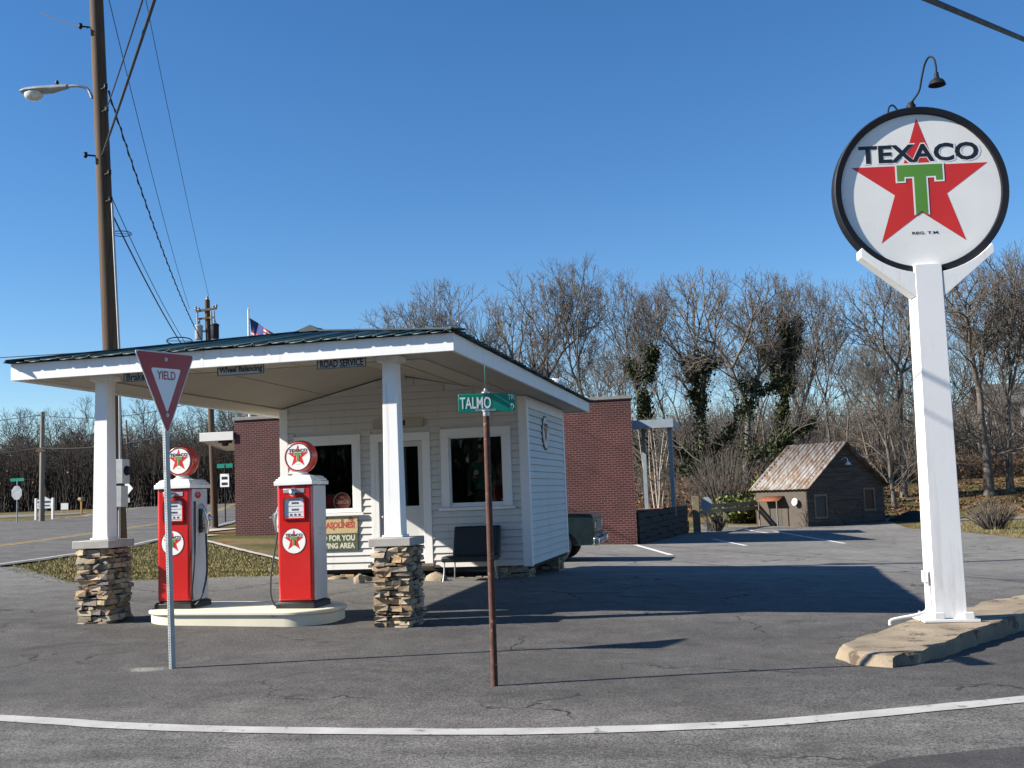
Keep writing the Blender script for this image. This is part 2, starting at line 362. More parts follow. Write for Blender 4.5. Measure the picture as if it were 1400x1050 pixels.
def thing(name, label, cat, loc=(0, 0, 0), group=None, local=False):
    o = bpy.data.objects.new(name, None); COL.objects.link(o); o.empty_display_size = .2
    o.location = loc; WL[o.name] = Vector() if local else Vector(loc)
    return tag(o, label, cat, group)
def place(o, loc, rz=0, rx=0, ry=0): o.location = loc; o.rotation_euler = (rx, ry, rz)
def dup(root, label=None, group=None):
    r = root.copy(); COL.objects.link(r)
    if label: r['label'] = label
    if group: r['group'] = group
    for ch in list(root.children):
        c = ch.copy(); COL.objects.link(c); c.parent = r
        for g in ch.children:
            d = g.copy(); COL.objects.link(d); d.parent = c
    return r
_T = {}
def glyphs(txt, bold=0., shear=0.):
    k = (txt, bold, shear)
    if k not in _T:
        c = bpy.data.curves.new("lettering", 'FONT'); c.body = txt; c.offset = bold; c.shear = shear; c.resolution_u = 3
        o = bpy.data.objects.new("lettering", c); COL.objects.link(o)
        bpy.context.view_layer.update()
        me = o.evaluated_get(bpy.context.evaluated_depsgraph_get()).to_mesh()
        vs = [(v.co.x, v.co.y) for v in me.vertices]; fs = [tuple(p.vertices) for p in me.polygons]
        o.evaluated_get(bpy.context.evaluated_depsgraph_get()).to_mesh_clear()
        bpy.data.objects.remove(o); bpy.data.curves.remove(c)
        _T[k] = (vs, fs)
    return _T[k]
def text(mb, txt, o, R, U, w, h, bold=.0, mi=0, shear=0., ref=None):
    """lettering fitted into a w x h box centred on o, lying on the plane R,U"""
    vs, fs = glyphs(txt, bold, shear)
    rv = glyphs(txt, ref, shear)[0] if ref is not None else vs
    x0 = min(v[0] for v in rv); x1 = max(v[0] for v in rv); y0 = min(v[1] for v in rv); y1 = max(v[1] for v in rv)
    o = Vector(o); R = Vector(R); U = Vector(U); sx = w/(x1-x0); sy = h/(y1-y0)
    mb.add([o+R*((v[0]-(x0+x1)/2)*sx)+U*((v[1]-(y0+y1)/2)*sy) for v in vs], fs, mi)
def emblem(mb, c, R, U, r, step=.003, fine=True):
    """white disc with a red star, green T and the word across; materials: white, red, green, black"""
    c = Vector(c); R = Vector(R); U = Vector(U); N = R.cross(U)
    P = lambda x, y, k: c+R*(x*r)+U*(y*r)+N*(k*step)
    mb.face([P(cos(2*pi*i/64), sin(2*pi*i/64), 0) for i in range(64)], 0)
    def star(k, ro, mi, cy=.05):
        pts = []
        for i in range(10):
            q = ro if i % 2 == 0 else ro*.382; a = pi/2+i*pi/5
            pts.append((q*cos(a), q*sin(a)+cy))
        ctr = (0, cy)
        for i in range(10):
            mb.face([P(*ctr, k), P(*pts[i], k), P(*pts[(i+1) % 10], k)], mi)
    star(1, .90, 1)
    bw = .06
    text(mb, "TEXACO", P(0, .49, 2), R, U, 1.54*r, .245*r, .055, 0, ref=.02)
    text(mb, "TEXACO", P(0, .49, 3), R, U, 1.50*r, .232*r, .03, 3, ref=.02)
    def tee(k, g, mi):
        T, b, s = .335+g, .285+g, .075+g
        for q in ([(-b, T-.155-2*g), (b, T-.155-2*g), (b, T), (-b, T)], [(-b, T-.21-2*g), (-b+.085+2*g, T-.21-2*g), (-b+.085+2*g, T-.155-2*g), (-b, T-.155-2*g)],
                  [(b-.085-2*g, T-.21-2*g), (b, T-.21-2*g), (b, T-.155-2*g), (b-.085-2*g, T-.155-2*g)],
                  [(-s, -.33), (0, -.275), (0, T-.155-2*g), (-s, T-.155-2*g)], [(0, -.275), (s, -.33), (s, T-.155-2*g), (0, T-.155-2*g)]):
            mb.face([P(x, y, k) for x, y in q], mi)
    tee(4, .022, 0); tee(5, 0, 2)
    if fine: text(mb, "REG. T.M.", P(.03, -.56, 2), R, U, .34*r, .036*r, .02, 3)
EM = ['sign_white', 'sign_red', 'sign_green', 'sign_black']

# ------------------------------------------------------------------ terrain
def ss(a, b, x):
    t = min(1, max(0, (x-a)/(b-a))); return t*t*(3-2*t)
PR = [(-20, 0), (11, 0), (12.4, .05), (16, .08), (18.5, .09), (21, -.02), (25, -.2), (30, -.3), (36, -.38), (54, -.62), (61, -.55), (72, .05), (85, 1.0), (110, 3.0), (160, 7), (260, 12), (3000, 14)]
PL = [(-20, 0), (11, 0), (12.4, .05), (20, .02), (30, -.05), (60, .1), (100, .75), (160, 2), (260, 4), (3000, 6)]
def itp(T, y):
    for i in range(len(T)-1):
        if y <= T[i+1][0]:
            a, b = T[i], T[i+1]; t = (y-a[0])/(b[0]-a[0]); return a[1]+(b[1]-a[1])*t
    return T[-1][1]
def hz(X, Y):
    a = ss(8, 13, Y); x = min(5, max(-45, X)); w = ss(-19, -7, X)
    return -a*.024*(x+4.2)+w*itp(PR, Y)+(1-w)*itp(PL, Y)
def lines(parts):
    out = []
    for a, b, st in parts:
        n = max(1, round((b-a)/st)); out += [a+(b-a)*i/n for i in range(n)]
    return out+[parts[-1][1]]
GX = lines([(-900, -120, 130), (-120, -24, 8), (-24, 12, .9), (12, 100, 8), (100, 900, 130)])
GY = lines([(-60, -2, 8), (-2, 30, .9), (30, 75, 2), (75, 170, 8), (170, 2500, 300)])
def ground_sheet():
    nx, ny = len(GX), len(GY)
    v = [(x, y, hz(x, y)) for y in GY for x in GX]
    f = [(j*nx+i, j*nx+i+1, (j+1)*nx+i+1, (j+1)*nx+i) for j in range(ny-1) for i in range(nx-1)]
    me = bpy.data.meshes.new('ground'); me.from_pydata(v, [], f)
    o = finish(me, 'ground', 'winter_grass', None, sharp=80); o['kind'] = 'structure'
ground_sheet()
def drape(name, poly, dz, m, jag=0, seed=0, kind='structure'):
    """flat polygon cut on the terrain's own grid lines and laid on it"""
    rng = random.Random(seed)
    if jag:
        q = []
        for i, p in enumerate(poly):
            n = poly[(i+1) % len(poly)]; L = hypot(n[0]-p[0], n[1]-p[1]); k = max(1, int(L/.35))
            for j in range(k):
                t = j/k; q.append((p[0]+(n[0]-p[0])*t+rng.uniform(-jag, jag), p[1]+(n[1]-p[1])*t+rng.uniform(-jag, jag)))
        poly = q
    bm = bmesh.new(); bm.faces.new([bm.verts.new((x, y, 0)) for x, y in poly])
    xs = [p[0] for p in poly]; ys = [p[1] for p in poly]
    for g, lo, hi, ax in ((GX, min(xs), max(xs), 0), (GY, min(ys), max(ys), 1)):
        for c in g:
            if lo < c < hi:
                co = (c, 0, 0) if ax == 0 else (0, c, 0); no = (1, 0, 0) if ax == 0 else (0, 1, 0)
                bmesh.ops.bisect_plane(bm, geom=bm.verts[:]+bm.edges[:]+bm.faces[:], plane_co=co, plane_no=no)
    bmesh.ops.triangulate(bm, faces=[f for f in bm.faces if len(f.verts) > 4])
    for v in bm.verts: v.co.z = hz(v.co.x, v.co.y)+dz
    bmesh.ops.recalc_face_normals(bm, faces=bm.faces)
    if sum(f.normal.z for f in bm.faces) < 0: bmesh.ops.reverse_faces(bm, faces=bm.faces)
    me = bpy.data.meshes.new(name); bm.to_mesh(me); bm.free()
    o = finish(me, name, m, None, sharp=80, recalc=False); o['kind'] = kind; return o
def strip(pts, w):
    L = []; Rr = []
    for i, p in enumerate(pts):
        a = pts[max(0, i-1)]; b = pts[min(len(pts)-1, i+1)]; d = Vector((b[0]-a[0], b[1]-a[1])).normalized()
        L.append((p[0]-d.y*w/2, p[1]+d.x*w/2)); Rr.append((p[0]+d.y*w/2, p[1]-d.x*w/2))
    return L+Rr[::-1]
def curve(pts, n=6):
    """Catmull-Rom through the points"""
    out = []; P = [Vector(p) for p in pts]; P = [2*P[0]-P[1]]+P+[2*P[-1]-P[-2]]
    for i in range(1, len(P)-2):
        for j in range(n):
            t = j/n; a, b, c, d = P[i-1:i+3]
            out.append(.5*((2*b)+(c-a)*t+(2*a-5*b+4*c-d)*t*t+(3*b-a-3*c+d)*t**3))
    return out+[P[-2]]
# ------------------------------------------------------------------ paved sheets
drape('parking_lot', [(-9.0, 18.7), (-9.2, 24), (-9.6, 38.7), (-3.7, 38.7), (-2.6, 54), (-2.9, 61.5), (.8, 58.9), (3.2, 57.7), (7.5, 61.5), (7.5, 55.1), (8.75, 47.7), (9.2, 40), (14, 37.5), (60, 34), (60, 18)], .02, 'pale_asphalt', .05, 1)
drape('forecourt', [(-12.1, 17.4), (-10.7, 18), (-9, 18.8), (-8, 19.4), (-4, 19.6), (0, 20), (6, 20.6), (60, 22), (60, 6.4), (-60, 6.4), (-60, 12), (-19.5, 20), (-17.4, 22), (-16.6, 21.9)], .032, 'lot_asphalt', .06, 2)
W_ = [(-30, 17), (-17, 9.4), (-9.5, 7.85), (-5.66, 7.25), (-4.27, 7.0), (-2.9, 6.93), (-1.6, 6.97), (-.66, 7.12), (.04, 7.29), (.76, 7.61), (1.79, 8.11), (3.2, 8.9), (6, 10.8), (14, 17), (40, 38)]
edge = [tuple(p) for p in curve(W_, 5)]
road_poly = [(p[0]+.0, p[1]+.16) for p in edge]+[(60, 38), (60, -30), (-60, -30), (-60, 17)]
drape('road', road_poly, .042, 'road_asphalt', .03, 3)
drape('edge_line', strip(edge, .19), .048, 'line_paint', .008, 4)
drape('dark_road_area', [(.15, 5.2), (.3, 5.9), (.75, 6.4), (1.5, 6.8), (2.6, 7.6), (4, 8.5), (6, 9.6), (6, 2), (.2, 2)], .046, 'dark_asphalt', .05, 5)  # darker area laid over the near right part of the road
near_e = [(-17.3, 20.5), (-17.8, 22.77), (-18.25, 25), (-19.2, 28.7), (-19.8, 31.4), (-21.2, 35.7), (-24.6, 46), (-31, 64), (-42, 92), (-56, 125)]
drape('road', [(p[0]+.35, p[1]) for p in near_e]+[(-75, 125), (-60, 100), (-48.5, 75), (-43.5, 64), (-42.5, 57.5), (-47, 58), (-120, 60), (-120, 12), (-19, 12), (-17.4, 18)], .042, 'road_asphalt', .08, 6)
drape('edge_line', strip(near_e, .16), .048, 'line_paint', .01, 7)
cl = [(-22.5, 22), (-25.3, 34), (-30.5, 52), (-38, 72), (-50, 100)]
for q in (-.16, .16): drape('centre_line', strip([(x+q, y) for x, y in cl], .12), .048, 'yellow_paint', .01, 8)
drape('edge_line', strip([(-43, 57.9), (-44, 64.5), (-49.2, 76), (-60.5, 101)], .18), .048, 'line_paint', .01, 9)
drape('side_road', [(-120, 72), (-52, 67.5), (-49, 71), (-52, 77), (-120, 84)], .03, 'pale_asphalt', .2, 10)
drape('sidewalk', [(-24.6, 43.2), (-22.2, 44.9), (-22.2, 38.5), (-20.2, 38.3), (-20.4, 36.6), (-22.8, 39.5)], .05, 'sidewalk_concrete')
drape('kerb_strip', strip([(-20.4, 36.4), (-12.75, 27.2), (-9.3, 22.6)], .22), .06, 'sidewalk_concrete', .02, 12)
drape('driveway', [(-27.6, 55.5), (-22.5, 54.6), (-22, 57.5), (-28.4, 59)], .04, 'sidewalk_concrete')
for i, ((a, b), (c, d)) in enumerate([((-3.95, 37.9), (-2.22, 30.95)), ((-1.42, 43.1), (-.14, 37.06)), ((1.15, 53.1), (3.19, 38.6)), ((-.2, 56), (.9, 50))]):
    drape('parking_line', strip([(a, b), (c, d)], .17), .028, 'fresh_line', .01, 20+i)
drape('garden_path', [(7.2, 61.8), (9, 60.8), (14, 60.2), (40, 58), (40, 60.5), (14, 62), (9, 62.6), (7.4, 63)], .03, 'pale_asphalt', .15, 30)
# grass growing along the asphalt: blades, denser at the edge
def blades(name, n, inside, hgt, seed, m='grass_blade'):
    rng = np.random.default_rng(seed); P = []
    while len(P) < n:
        P += inside(rng)
    P = np.array(P[:n]); N = len(P)
    a = rng.uniform(0, 2*pi, N); H = hgt*rng.uniform(.4, 1.3, N); w = .012+.01*rng.random(N); ln = rng.uniform(-.6, .6, (N, 2))*H[:, None]
    z = np.array([hz(x, y) for x, y in P])
    d = np.stack([np.cos(a), np.sin(a)], 1)*w[:, None]
    V = np.zeros((N, 3, 3)); V[:, 0, :2] = P-d; V[:, 1, :2] = P+d; V[:, 2, :2] = P+ln; V[:, 0, 2] = V[:, 1, 2] = z-.01; V[:, 2, 2] = z+H
    o = np_mesh(name, V.reshape(-1, 3), np.arange(N*3).reshape(N, 3), [m]); o['kind'] = 'stuff'; return o
def np_mesh(name, V, F, mats, parent=None, mi=None):
    me = bpy.data.meshes.new(name); k = F.shape[1]
    me.vertices.add(len(V)); me.vertices.foreach_set('co', np.ascontiguousarray(V, dtype=np.float32).ravel())
    me.loops.add(F.size); me.loops.foreach_set('vertex_index', np.ascontiguousarray(F, dtype=np.int32).ravel())
    me.polygons.add(len(F)); me.polygons.foreach_set('loop_start', np.arange(0, F.size, k, dtype=np.int32))
    if mi is not None: me.polygons.foreach_set('material_index', np.asarray(mi, dtype=np.int32))
    me.update(calc_edges=True)
    return finish(me, name, mats, parent, None, sharp=0, recalc=False)
def inpoly(P):
    n = len(P); xs = [p[0] for p in P]; ys = [p[1] for p in P]
    def f(x, y):
        c = False; j = n-1
        for i in range(n):
            if (P[i][1] > y) != (P[j][1] > y) and x < (P[j][0]-P[i][0])*(y-P[i][1])/(P[j][1]-P[i][1])+P[i][0]: c = not c
            j = i
        return c
    def gen(rng):
        q = [(rng.uniform(min(xs), max(xs)), rng.uniform(min(ys), max(ys))) for _ in range(500)]
        return [p for p in q if f(*p)]
    return gen
GP = [(-17.1, 22.1), (-16.6, 21.8), (-12.1, 17.35), (-10.7, 17.95), (-9, 18.75), (-9.3, 22.4), (-12.8, 27.1), (-20.4, 36.2), (-22.6, 39), (-20.6, 35.9), (-18.9, 28.7)]
blades('grass', 26000, inpoly(GP), .05, 1)
GF = [(-17.5, 21.9), (-16.7, 21.4), (-12.2, 17.0), (-10.6, 17.6), (-8.8, 18.4), (-9.0, 19.2), (-10.7, 18.3), (-12.1, 17.7), (-16.6, 22.1)]
blades('grass', 2200, inpoly(GF), .05, 5)
blades('grass', 6000, inpoly([(7.6, 55.5), (8.9, 47.5), (9.4, 39.6), (14, 37.2), (30, 36), (30, 56), (9, 60)]), .12, 2)

# ------------------------------------------------------------------ station
ST = thing('gas_station', 'small white clapboard filling station with a low hipped canopy on stone based posts', 'filling station', (-6.2, 18.5, .1))
WX0, WX1, WY0, WY1, ZB = -8.45, -3.78, 18.5, 22.4, .33
PKX, PKZ, CZ = -6.2, 3.84, 3.32
def gz(x): return CZ+(PKZ-CZ)*(1-abs(x-PKX)/2.3)
OPEN = [(-8.2, -6.89, 1.33, 2.79), (-6.70, -5.56, .42, 2.77), (-5.36, -4.06, 1.39, 2.80)]
mb = MB()
# backing wall round the openings, then lapped boards
xs = [WX0]+[v for o in OPEN for v in o[:2]]+[WX1]
for i in range(0, len(xs), 2): mb.box(xs[i], xs[i+1], WY0, WY0+.08, ZB, CZ)
for x0, x1, z0, z1 in OPEN:
    mb.box(x0, x1, WY0, WY0+.08, z1, CZ)
    if z0 > ZB+.12: mb.box(x0, x1, WY0, WY0+.08, ZB, z0)
mb.prism([(WX0, WY0, CZ), (WX1, WY0, CZ), (PKX, WY0, PKZ)], (0, .08, 0))
mb.box(WX0, WX0+.08, WY0+.08, WY1, ZB, CZ); mb.box(WX1-.08, WX1, WY0+.08, WY1, ZB, CZ); mb.box(WX0+.08, WX1-.08, WY1-.08, WY1, ZB, CZ)
EXP = .127
def board(p0, p1, n, zb, zt):
    p0 = Vector(p0); p1 = Vector(p1); n = Vector(n); U = Vector((0, 0, 1))
    a = [p0+U*zb+n*.001, p0+U*zb+n*.034, p0+U*(zt-.011)+n*.012, p0+U*(zt-.011)+n*.001]
    mb.add(a+[q+(p1-p0) for q in a], [(0, 1, 2, 3), (7, 6, 5, 4), (0, 4, 5, 1), (1, 5, 6, 2), (2, 6, 7, 3), (3, 7, 4, 0)])
z = ZB
while z < PKZ-.05:
    zt = z+EXP; a, b = WX0+.1, WX1-.1
    if zt > CZ:
        k = (zt-CZ)/(PKZ-CZ)*2.3; a = max(a, PKX-2.3+k); b = min(b, PKX+2.3-k)
    seg = [(a, b)]
    for x0, x1, z0, z1 in OPEN:
        if zt > z0+.02 and z < z1-.02:
            ns = []
            for s0, s1 in seg:
                if x1 <= s0 or x0 >= s1: ns.append((s0, s1))
                else:
                    if x0-s0 > .03: ns.append((s0, x0))
                    if s1-x1 > .03: ns.append((x1, s1))
            seg = ns
    for s0, s1 in seg: board((s0, WY0, 0), (s1, WY0, 0), (0, -1, 0), z, zt)
    if zt < CZ+.05:
        board((WX1, WY0+.1, 0), (WX1, WY1-.06, 0), (1, 0, 0), z, zt); board((WX0, WY0+.1, 0), (WX0, WY1-.06, 0), (-1, 0, 0), z, zt)
        board((WX0+.1, WY1, 0), (WX1-.1, WY1, 0), (0, 1, 0), z, zt)
    z = zt
wall = mb.build('wall', 'siding_paint', ST, sharp=20)
mb = MB()
for x, y, sx, sy in ((WX0, WY0, -1, -1), (WX1, WY0, 1, -1), (WX0, WY1, -1, 1), (WX1, WY1, 1, 1)):
    t = .032; mb = MB()
    P = [(0, 0), (t, 0), (t, t), (-.13, t), (-.13, .002), (0, .002)]
    P = [(.002, -.13), (t, -.13), (t, t), (-.13, t), (-.13, .002), (.002, .002)]
    mb.prism([(x+sx*a_, y+sy*b_, ZB-.02) for a_, b_ in P], (0, 0, CZ-ZB+.02)); mb.build('corner_board', 'white_paint', ST, bevel=.004)
mb = MB(); mb.box(WX1, WX1+.035, WY0+.131, WY1-.131, CZ-.2, CZ); mb.build('frieze_board', 'white_paint', ST, bevel=.004)
def window(x0, x1, z0, z1, c=.15, sill=True):
    mb = MB(); y0, y1 = WY0-.045, WY0+.06
    mb.box(x0, x1, y0, y1, z1-c, z1); mb.box(x0, x0+c, y0, y1, z0, z1-c); mb.box(x1-c, x1, y0, y1, z0, z1-c)
    mb.box(x0+c, x1-c, y0+.02, y1, z0, z0+.05)
    g = .028
    for a in (mb,):
        a.box(x0+c, x0+c+g, y0+.03, y1-.01, z0+.05, z1-c); a.box(x1-c-g, x1-c, y0+.03, y1-.01, z0+.05, z1-c)
        a.box(x0+c+g, x1-c-g, y0+.03, y1-.01, z1-c-g, z1-c); a.box(x0+c+g, x1-c-g, y0+.03, y1-.01, z0+.05, z0+.05+g)
    fr = mb.build('window', 'white_paint', ST, bevel=.004)
    mb = MB(); mb.box(x0-.05, x1+.05, WY0-.09, WY0-.046, z0-.055, z0-.004); mb.build('sill', 'white_paint', fr, bevel=.005)
    mb = MB(); mb.box(x0+c+g+.001, x1-c-g-.001, WY0+.02, WY0+.026, z0+.051+g, z1-c-g-.001); mb.build('pane', 'window_glass', fr, sharp=0)
window(-8.2, -6.89, 1.36, 2.79); window(-5.36, -4.06, 1.385, 2.80)
# door
mb = MB(); y0, y1 = WY0-.04, WY0+.08; c = .15
mb.box(-6.70, -5.56, y0, y1, 2.62, 2.77); mb.box(-6.70, -6.70+c, y0, y1, .40, 2.62); mb.box(-5.56-c, -5.56, y0, y1, .40, 2.62)
dr = mb.build('door_frame', 'white_paint', ST, bevel=.004)
mb = MB(); dx0, dx1 = -6.548, -5.712; yd = WY0+.035
mb.box(dx0, dx0+.13, yd, yd+.04, .44, 2.615); mb.box(dx1-.10, dx1, yd, yd+.04, .44, 2.615); mb.box(dx0+.13, dx1-.10, yd, yd+.04, 2.52, 2.615)
mb.box(dx0+.13, dx1-.10, yd, yd+.04, 1.29, 1.44); mb.box(dx0+.13, dx1-.10, yd+.012, yd+.03, .62, 1.29); mb.box(dx0+.13, dx1-.10, yd, yd+.04, .44, .62)
mb.box(-6.16, -6.09, yd+.001, yd+.04, .62, 1.29)
door = mb.build('door', 'door_paint', ST, bevel=.004)
mb = MB(); mb.box(dx0+.131, dx1-.101, yd+.015, yd+.02, 1.441, 2.519); mb.build('pane', 'window_glass', door, sharp=0)
mb = MB(); mb.lathe([(.02, 0), (.012, .02), (.012, .035), (.03, .05), (.03, .065), (.015, .08), (0, .08)], (dx0+.065, yd-.001, 1.25), (1, 0, 0), (0, 0, 1), (0, -1, 0), 16)
mb.build('handle', 'dull_metal', door)
mb = MB(); mb.box(-6.75, -5.51, WY0-.16, WY0-.045, .36, .41); mb.build('threshold', 'fence_wood', ST, bevel=.006)
# room behind the windows
mb = MB()
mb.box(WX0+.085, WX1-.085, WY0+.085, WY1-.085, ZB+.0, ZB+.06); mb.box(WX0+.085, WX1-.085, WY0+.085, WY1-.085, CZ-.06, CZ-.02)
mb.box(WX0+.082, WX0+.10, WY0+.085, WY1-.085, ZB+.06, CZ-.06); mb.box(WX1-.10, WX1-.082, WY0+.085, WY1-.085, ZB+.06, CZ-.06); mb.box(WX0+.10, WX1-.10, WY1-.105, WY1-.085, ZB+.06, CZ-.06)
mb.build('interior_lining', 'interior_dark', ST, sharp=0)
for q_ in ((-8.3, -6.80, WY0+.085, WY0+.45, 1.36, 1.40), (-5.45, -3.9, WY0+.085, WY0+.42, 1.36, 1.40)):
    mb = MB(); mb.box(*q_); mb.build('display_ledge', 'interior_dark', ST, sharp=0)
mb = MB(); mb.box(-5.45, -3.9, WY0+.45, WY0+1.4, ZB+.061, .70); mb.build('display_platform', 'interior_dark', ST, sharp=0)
# stone piers and rubble under the floor
def stonework(mb, x0, x1, y0, y1, z0, z1, seed, lay=(.035, .075), prot=.03, core=True):
    r = random.Random(seed); z = z0
    if core: mb.box(x0+.045, x1-.045, y0+.045, y1-.045, z0, z1, 1)
    while z < z1-.012:
        h = min(r.uniform(*lay), z1-z)
        if z1-z-h < .02: h = z1-z
        for side in range(4):
            L = (x1-x0) if side % 2 == 0 else (y1-y0); p = -r.uniform(0, .03)
            while p < L-.02:
                w = r.uniform(.07, .24); e = min(p+w, L+r.uniform(-.005, .03))
                if L-e < .05: e = L+r.uniform(-.01, .025)
                q = r.uniform(-.012, prot); dpt = .13
                hh = h-r.uniform(.004, .018); zz = z+r.uniform(-.004, .004)
                pts = []
                for dz in (0, hh):
                    for (u, n) in ((p+.004, q), (e-.004, q), (e-.004, -dpt), (p+.004, -dpt)):
                        ju, jn, jz = r.uniform(-.014, .014), r.uniform(-.026, .026), r.uniform(-.011, .011)
                        u2, n2 = u+ju, n+(jn if n == q else 0)
                        if side == 0: P = (x0+u2, y0-n2)
                        elif side == 1: P = (x1+n2, y0+u2)
                        elif side == 2: P = (x1-u2, y1+n2)
                        else: P = (x0-n2, y1-u2)
                        pts.append((*P, zz+dz+jz))
                mb.add(pts, [(0, 3, 2, 1), (4, 5, 6, 7), (0, 1, 5, 4), (1, 2, 6, 5), (2, 3, 7, 6), (3, 0, 4, 7)], 0)
                p = e
        z += h
SM = ['stone', 'mortar_dark']
for i, (x, y) in enumerate([(-4.15, 18.75), (-4.15, 21.9), (-8.1, 21.9), (-6.2, 20.4), (-8.1, 20.2)]):
    mb = MB(); g = hz(x, y)
    stonework(mb, x-.28, x+.3, y-.22, y+.35, g-.05, ZB-.005, 40+i, (.05, .1), .03)
    mb.build('pier', SM, ST, bevel=.008, seg=1, sharp=0)
mb = MB(); r = random.Random(5)
x = WX0
while x < -4.6:
    w = r.uniform(.12, .4); g = hz(x, 18.6)
    if r.random() < .8:
        a, b, hh = w*.5, r.uniform(.07, .15), r.uniform(.03, .10)
        mb.add([(x+a*sx*r.uniform(.7, 1), 18.62+b*sy*r.uniform(.7, 1), g+hh*sz*r.uniform(.75, 1)) for sz in (-1, 1) for sx, sy in ((-1, -1), (1, -1), (1, 1), (-1, 1))],
               [(0, 3, 2, 1), (4, 5, 6, 7), (0, 1, 5, 4), (1, 2, 6, 5), (2, 3, 7, 6), (3, 0, 4, 7)])
    x += w*.9
mb.build('foundation_stone', 'stone', ST, bevel=.012, seg=1, sharp=0)
mb = MB(); mb.box(WX0+.02, WX1-.02, WY0+.03, WY1-.03, ZB-.07, ZB-.002); mb.build('floor_frame', 'timber_dark', ST, sharp=0)
# roof
EX0, EX1, EY0, EY1, EZ, SL = -9.30, -3.20, 11.93, 23.22, 3.525, .205
HW = (EX1-EX0)/2
def hip_face(mb, side):
    L = (EX1-EX0) if side in (0, 2) else (EY1-EY0); st = .225; us = [0.]; prof = [0]
    u = .11
    while u < L-.05:
        for du, hh in ((-.03, 0), (-.015, .015), (.015, .015), (.03, 0)): us.append(u+du); prof.append(hh)
        u += st
    us.append(L); prof.append(0)
    P = []
    for u, hh in zip(us, prof):
        v = min(u, L-u, HW); row = []
        for vv in (0, v):
            zz = EZ+SL*vv+hh
            row.append({0: (EX0+u, EY0+vv, zz), 1: (EX1-vv, EY0+u, zz), 2: (EX1-u, EY1-vv, zz), 3: (EX0+vv, EY1-u, zz)}[side])
        P.append(row)
    for a, b in zip(P, P[1:]): mb.add([a[0], b[0], b[1], a[1]], [(0, 1, 2, 3)])
mb = MB()
for s in range(4): hip_face(mb, s)
roof = mb.build('roof', 'roof_teal', ST, sharp=20, solid=.012)
RZ = EZ+SL*HW; PX = (EX0+EX1)/2
mb = MB()
for a, b in (((EX0, EY0), (PX, EY0+HW)), ((EX1, EY0), (PX, EY0+HW)), ((EX0, EY1), (PX, EY1-HW)), ((EX1, EY1), (PX, EY1-HW))):
    A = Vector((*a, EZ+.02)); B = Vector((*b, RZ+.02)); d = (B-A).normalized(); s = d.cross(Vector((0, 0, 1))).normalized()
    mb.obox((A+B)/2, d*(B-A).length/2, s*.10, Vector((0, 0, .012)))
mb.box(PX-.12, PX+.12, EY0+HW-.15, EY1-HW+.15, RZ+.012, RZ+.036)
mb.prism([(PX-.26, EY0+HW-.30, RZ-.03), (PX+.20, EY0+HW-.30, RZ-.03), (PX, EY0+HW-.25, RZ+.075)], (0, .5, 0))
mb.build('ridge_cap', 'roof_cap', roof, bevel=.004)
mb = MB(); FZ0, FZ1 = 3.30, 3.517; a0, a1, b0, b1 = -9.255, -3.28, 12.0, 23.13
mb.box(a0, a1, b0, b0+.045, FZ0, FZ1); mb.box(a1-.045, a1, b0+.045, b1-.045, FZ0, FZ1); mb.box(a0, a0+.045, b0+.045, b1-.045, FZ0, FZ1); mb.box(a0, a1, b1-.045, b1, FZ0, FZ1)
mb.build('fascia', 'white_paint', ST, bevel=.004)
# ceiling: flat round the edge, vaulted over the forecourt
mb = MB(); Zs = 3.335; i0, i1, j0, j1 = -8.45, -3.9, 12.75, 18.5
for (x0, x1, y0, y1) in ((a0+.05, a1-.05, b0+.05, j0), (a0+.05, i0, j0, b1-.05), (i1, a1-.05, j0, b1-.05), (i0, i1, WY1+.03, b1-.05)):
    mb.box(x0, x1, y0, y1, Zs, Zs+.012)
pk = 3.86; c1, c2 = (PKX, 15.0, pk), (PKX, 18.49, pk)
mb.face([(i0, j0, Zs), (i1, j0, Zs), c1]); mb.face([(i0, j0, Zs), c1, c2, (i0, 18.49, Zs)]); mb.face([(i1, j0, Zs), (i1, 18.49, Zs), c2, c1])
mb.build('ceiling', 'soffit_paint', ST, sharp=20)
mb = MB()   # joint battens on the ceiling
for x in (-7.55, -4.85):
    zz = Zs+(pk-Zs)*(1-abs(x-PKX)/2.3); mb.obox((x, 16.2, zz-.006), (.02, 0, 0), (0, 2.25, 0), (0, 0, .008))
mb.box(i0, i1, j0-.02, j0+.02, Zs-.014, Zs-.001); mb.box(i0-.02, i0+.02, j0+.02, 18.4, Zs-.014, Zs-.001); mb.box(i1-.02, i1+.02, j0+.02, 18.4, Zs-.014, Zs-.001)
for x in (-8.9, -6.9, -5.5, -4.4): mb.box(x-.012, x+.012, b0+.06, j0-.03, Zs-.008, Zs-.001)
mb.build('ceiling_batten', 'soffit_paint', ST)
# posts on stone pedestals
def column(cx, cy, g, top, seed, o=0):
    px = cx; cx = px+o
    mb = MB(); z0 = top+.03
    mb.frustum(cx, cy, z0, 3.25, .109, .109, .088, .088)
    mb.box(cx-.13, cx+.13, cy-.13, cy+.13, top+.001, z0)
    mb.box(cx-.105, cx+.105, cy-.105, cy+.105, 3.25, 3.27); mb.box(cx-.15, cx+.15, cy-.13, cy+.13, 3.27, Zs-.001)
    c = mb.build('post', 'white_paint', ST, bevel=.006)
    cx = px
    mb = MB(); stonework(mb, cx-.215, cx+.205, cy-.24, cy+.24, g-.06, top-.105, seed, (.028, .075), .05); mb.build('pedestal', SM, c, bevel=.007, seg=1, sharp=0)
    mb = MB(); mb.box(cx-.28, cx+.245, cy-.29, cy+.29, top-.1, top); mb.build('cap_slab', 'concrete', c, bevel=.008)
column(-4.175, 12.42, .05, 1.122, 11, -.03); column(-8.16, 12.42, .14, 1.2, 12)
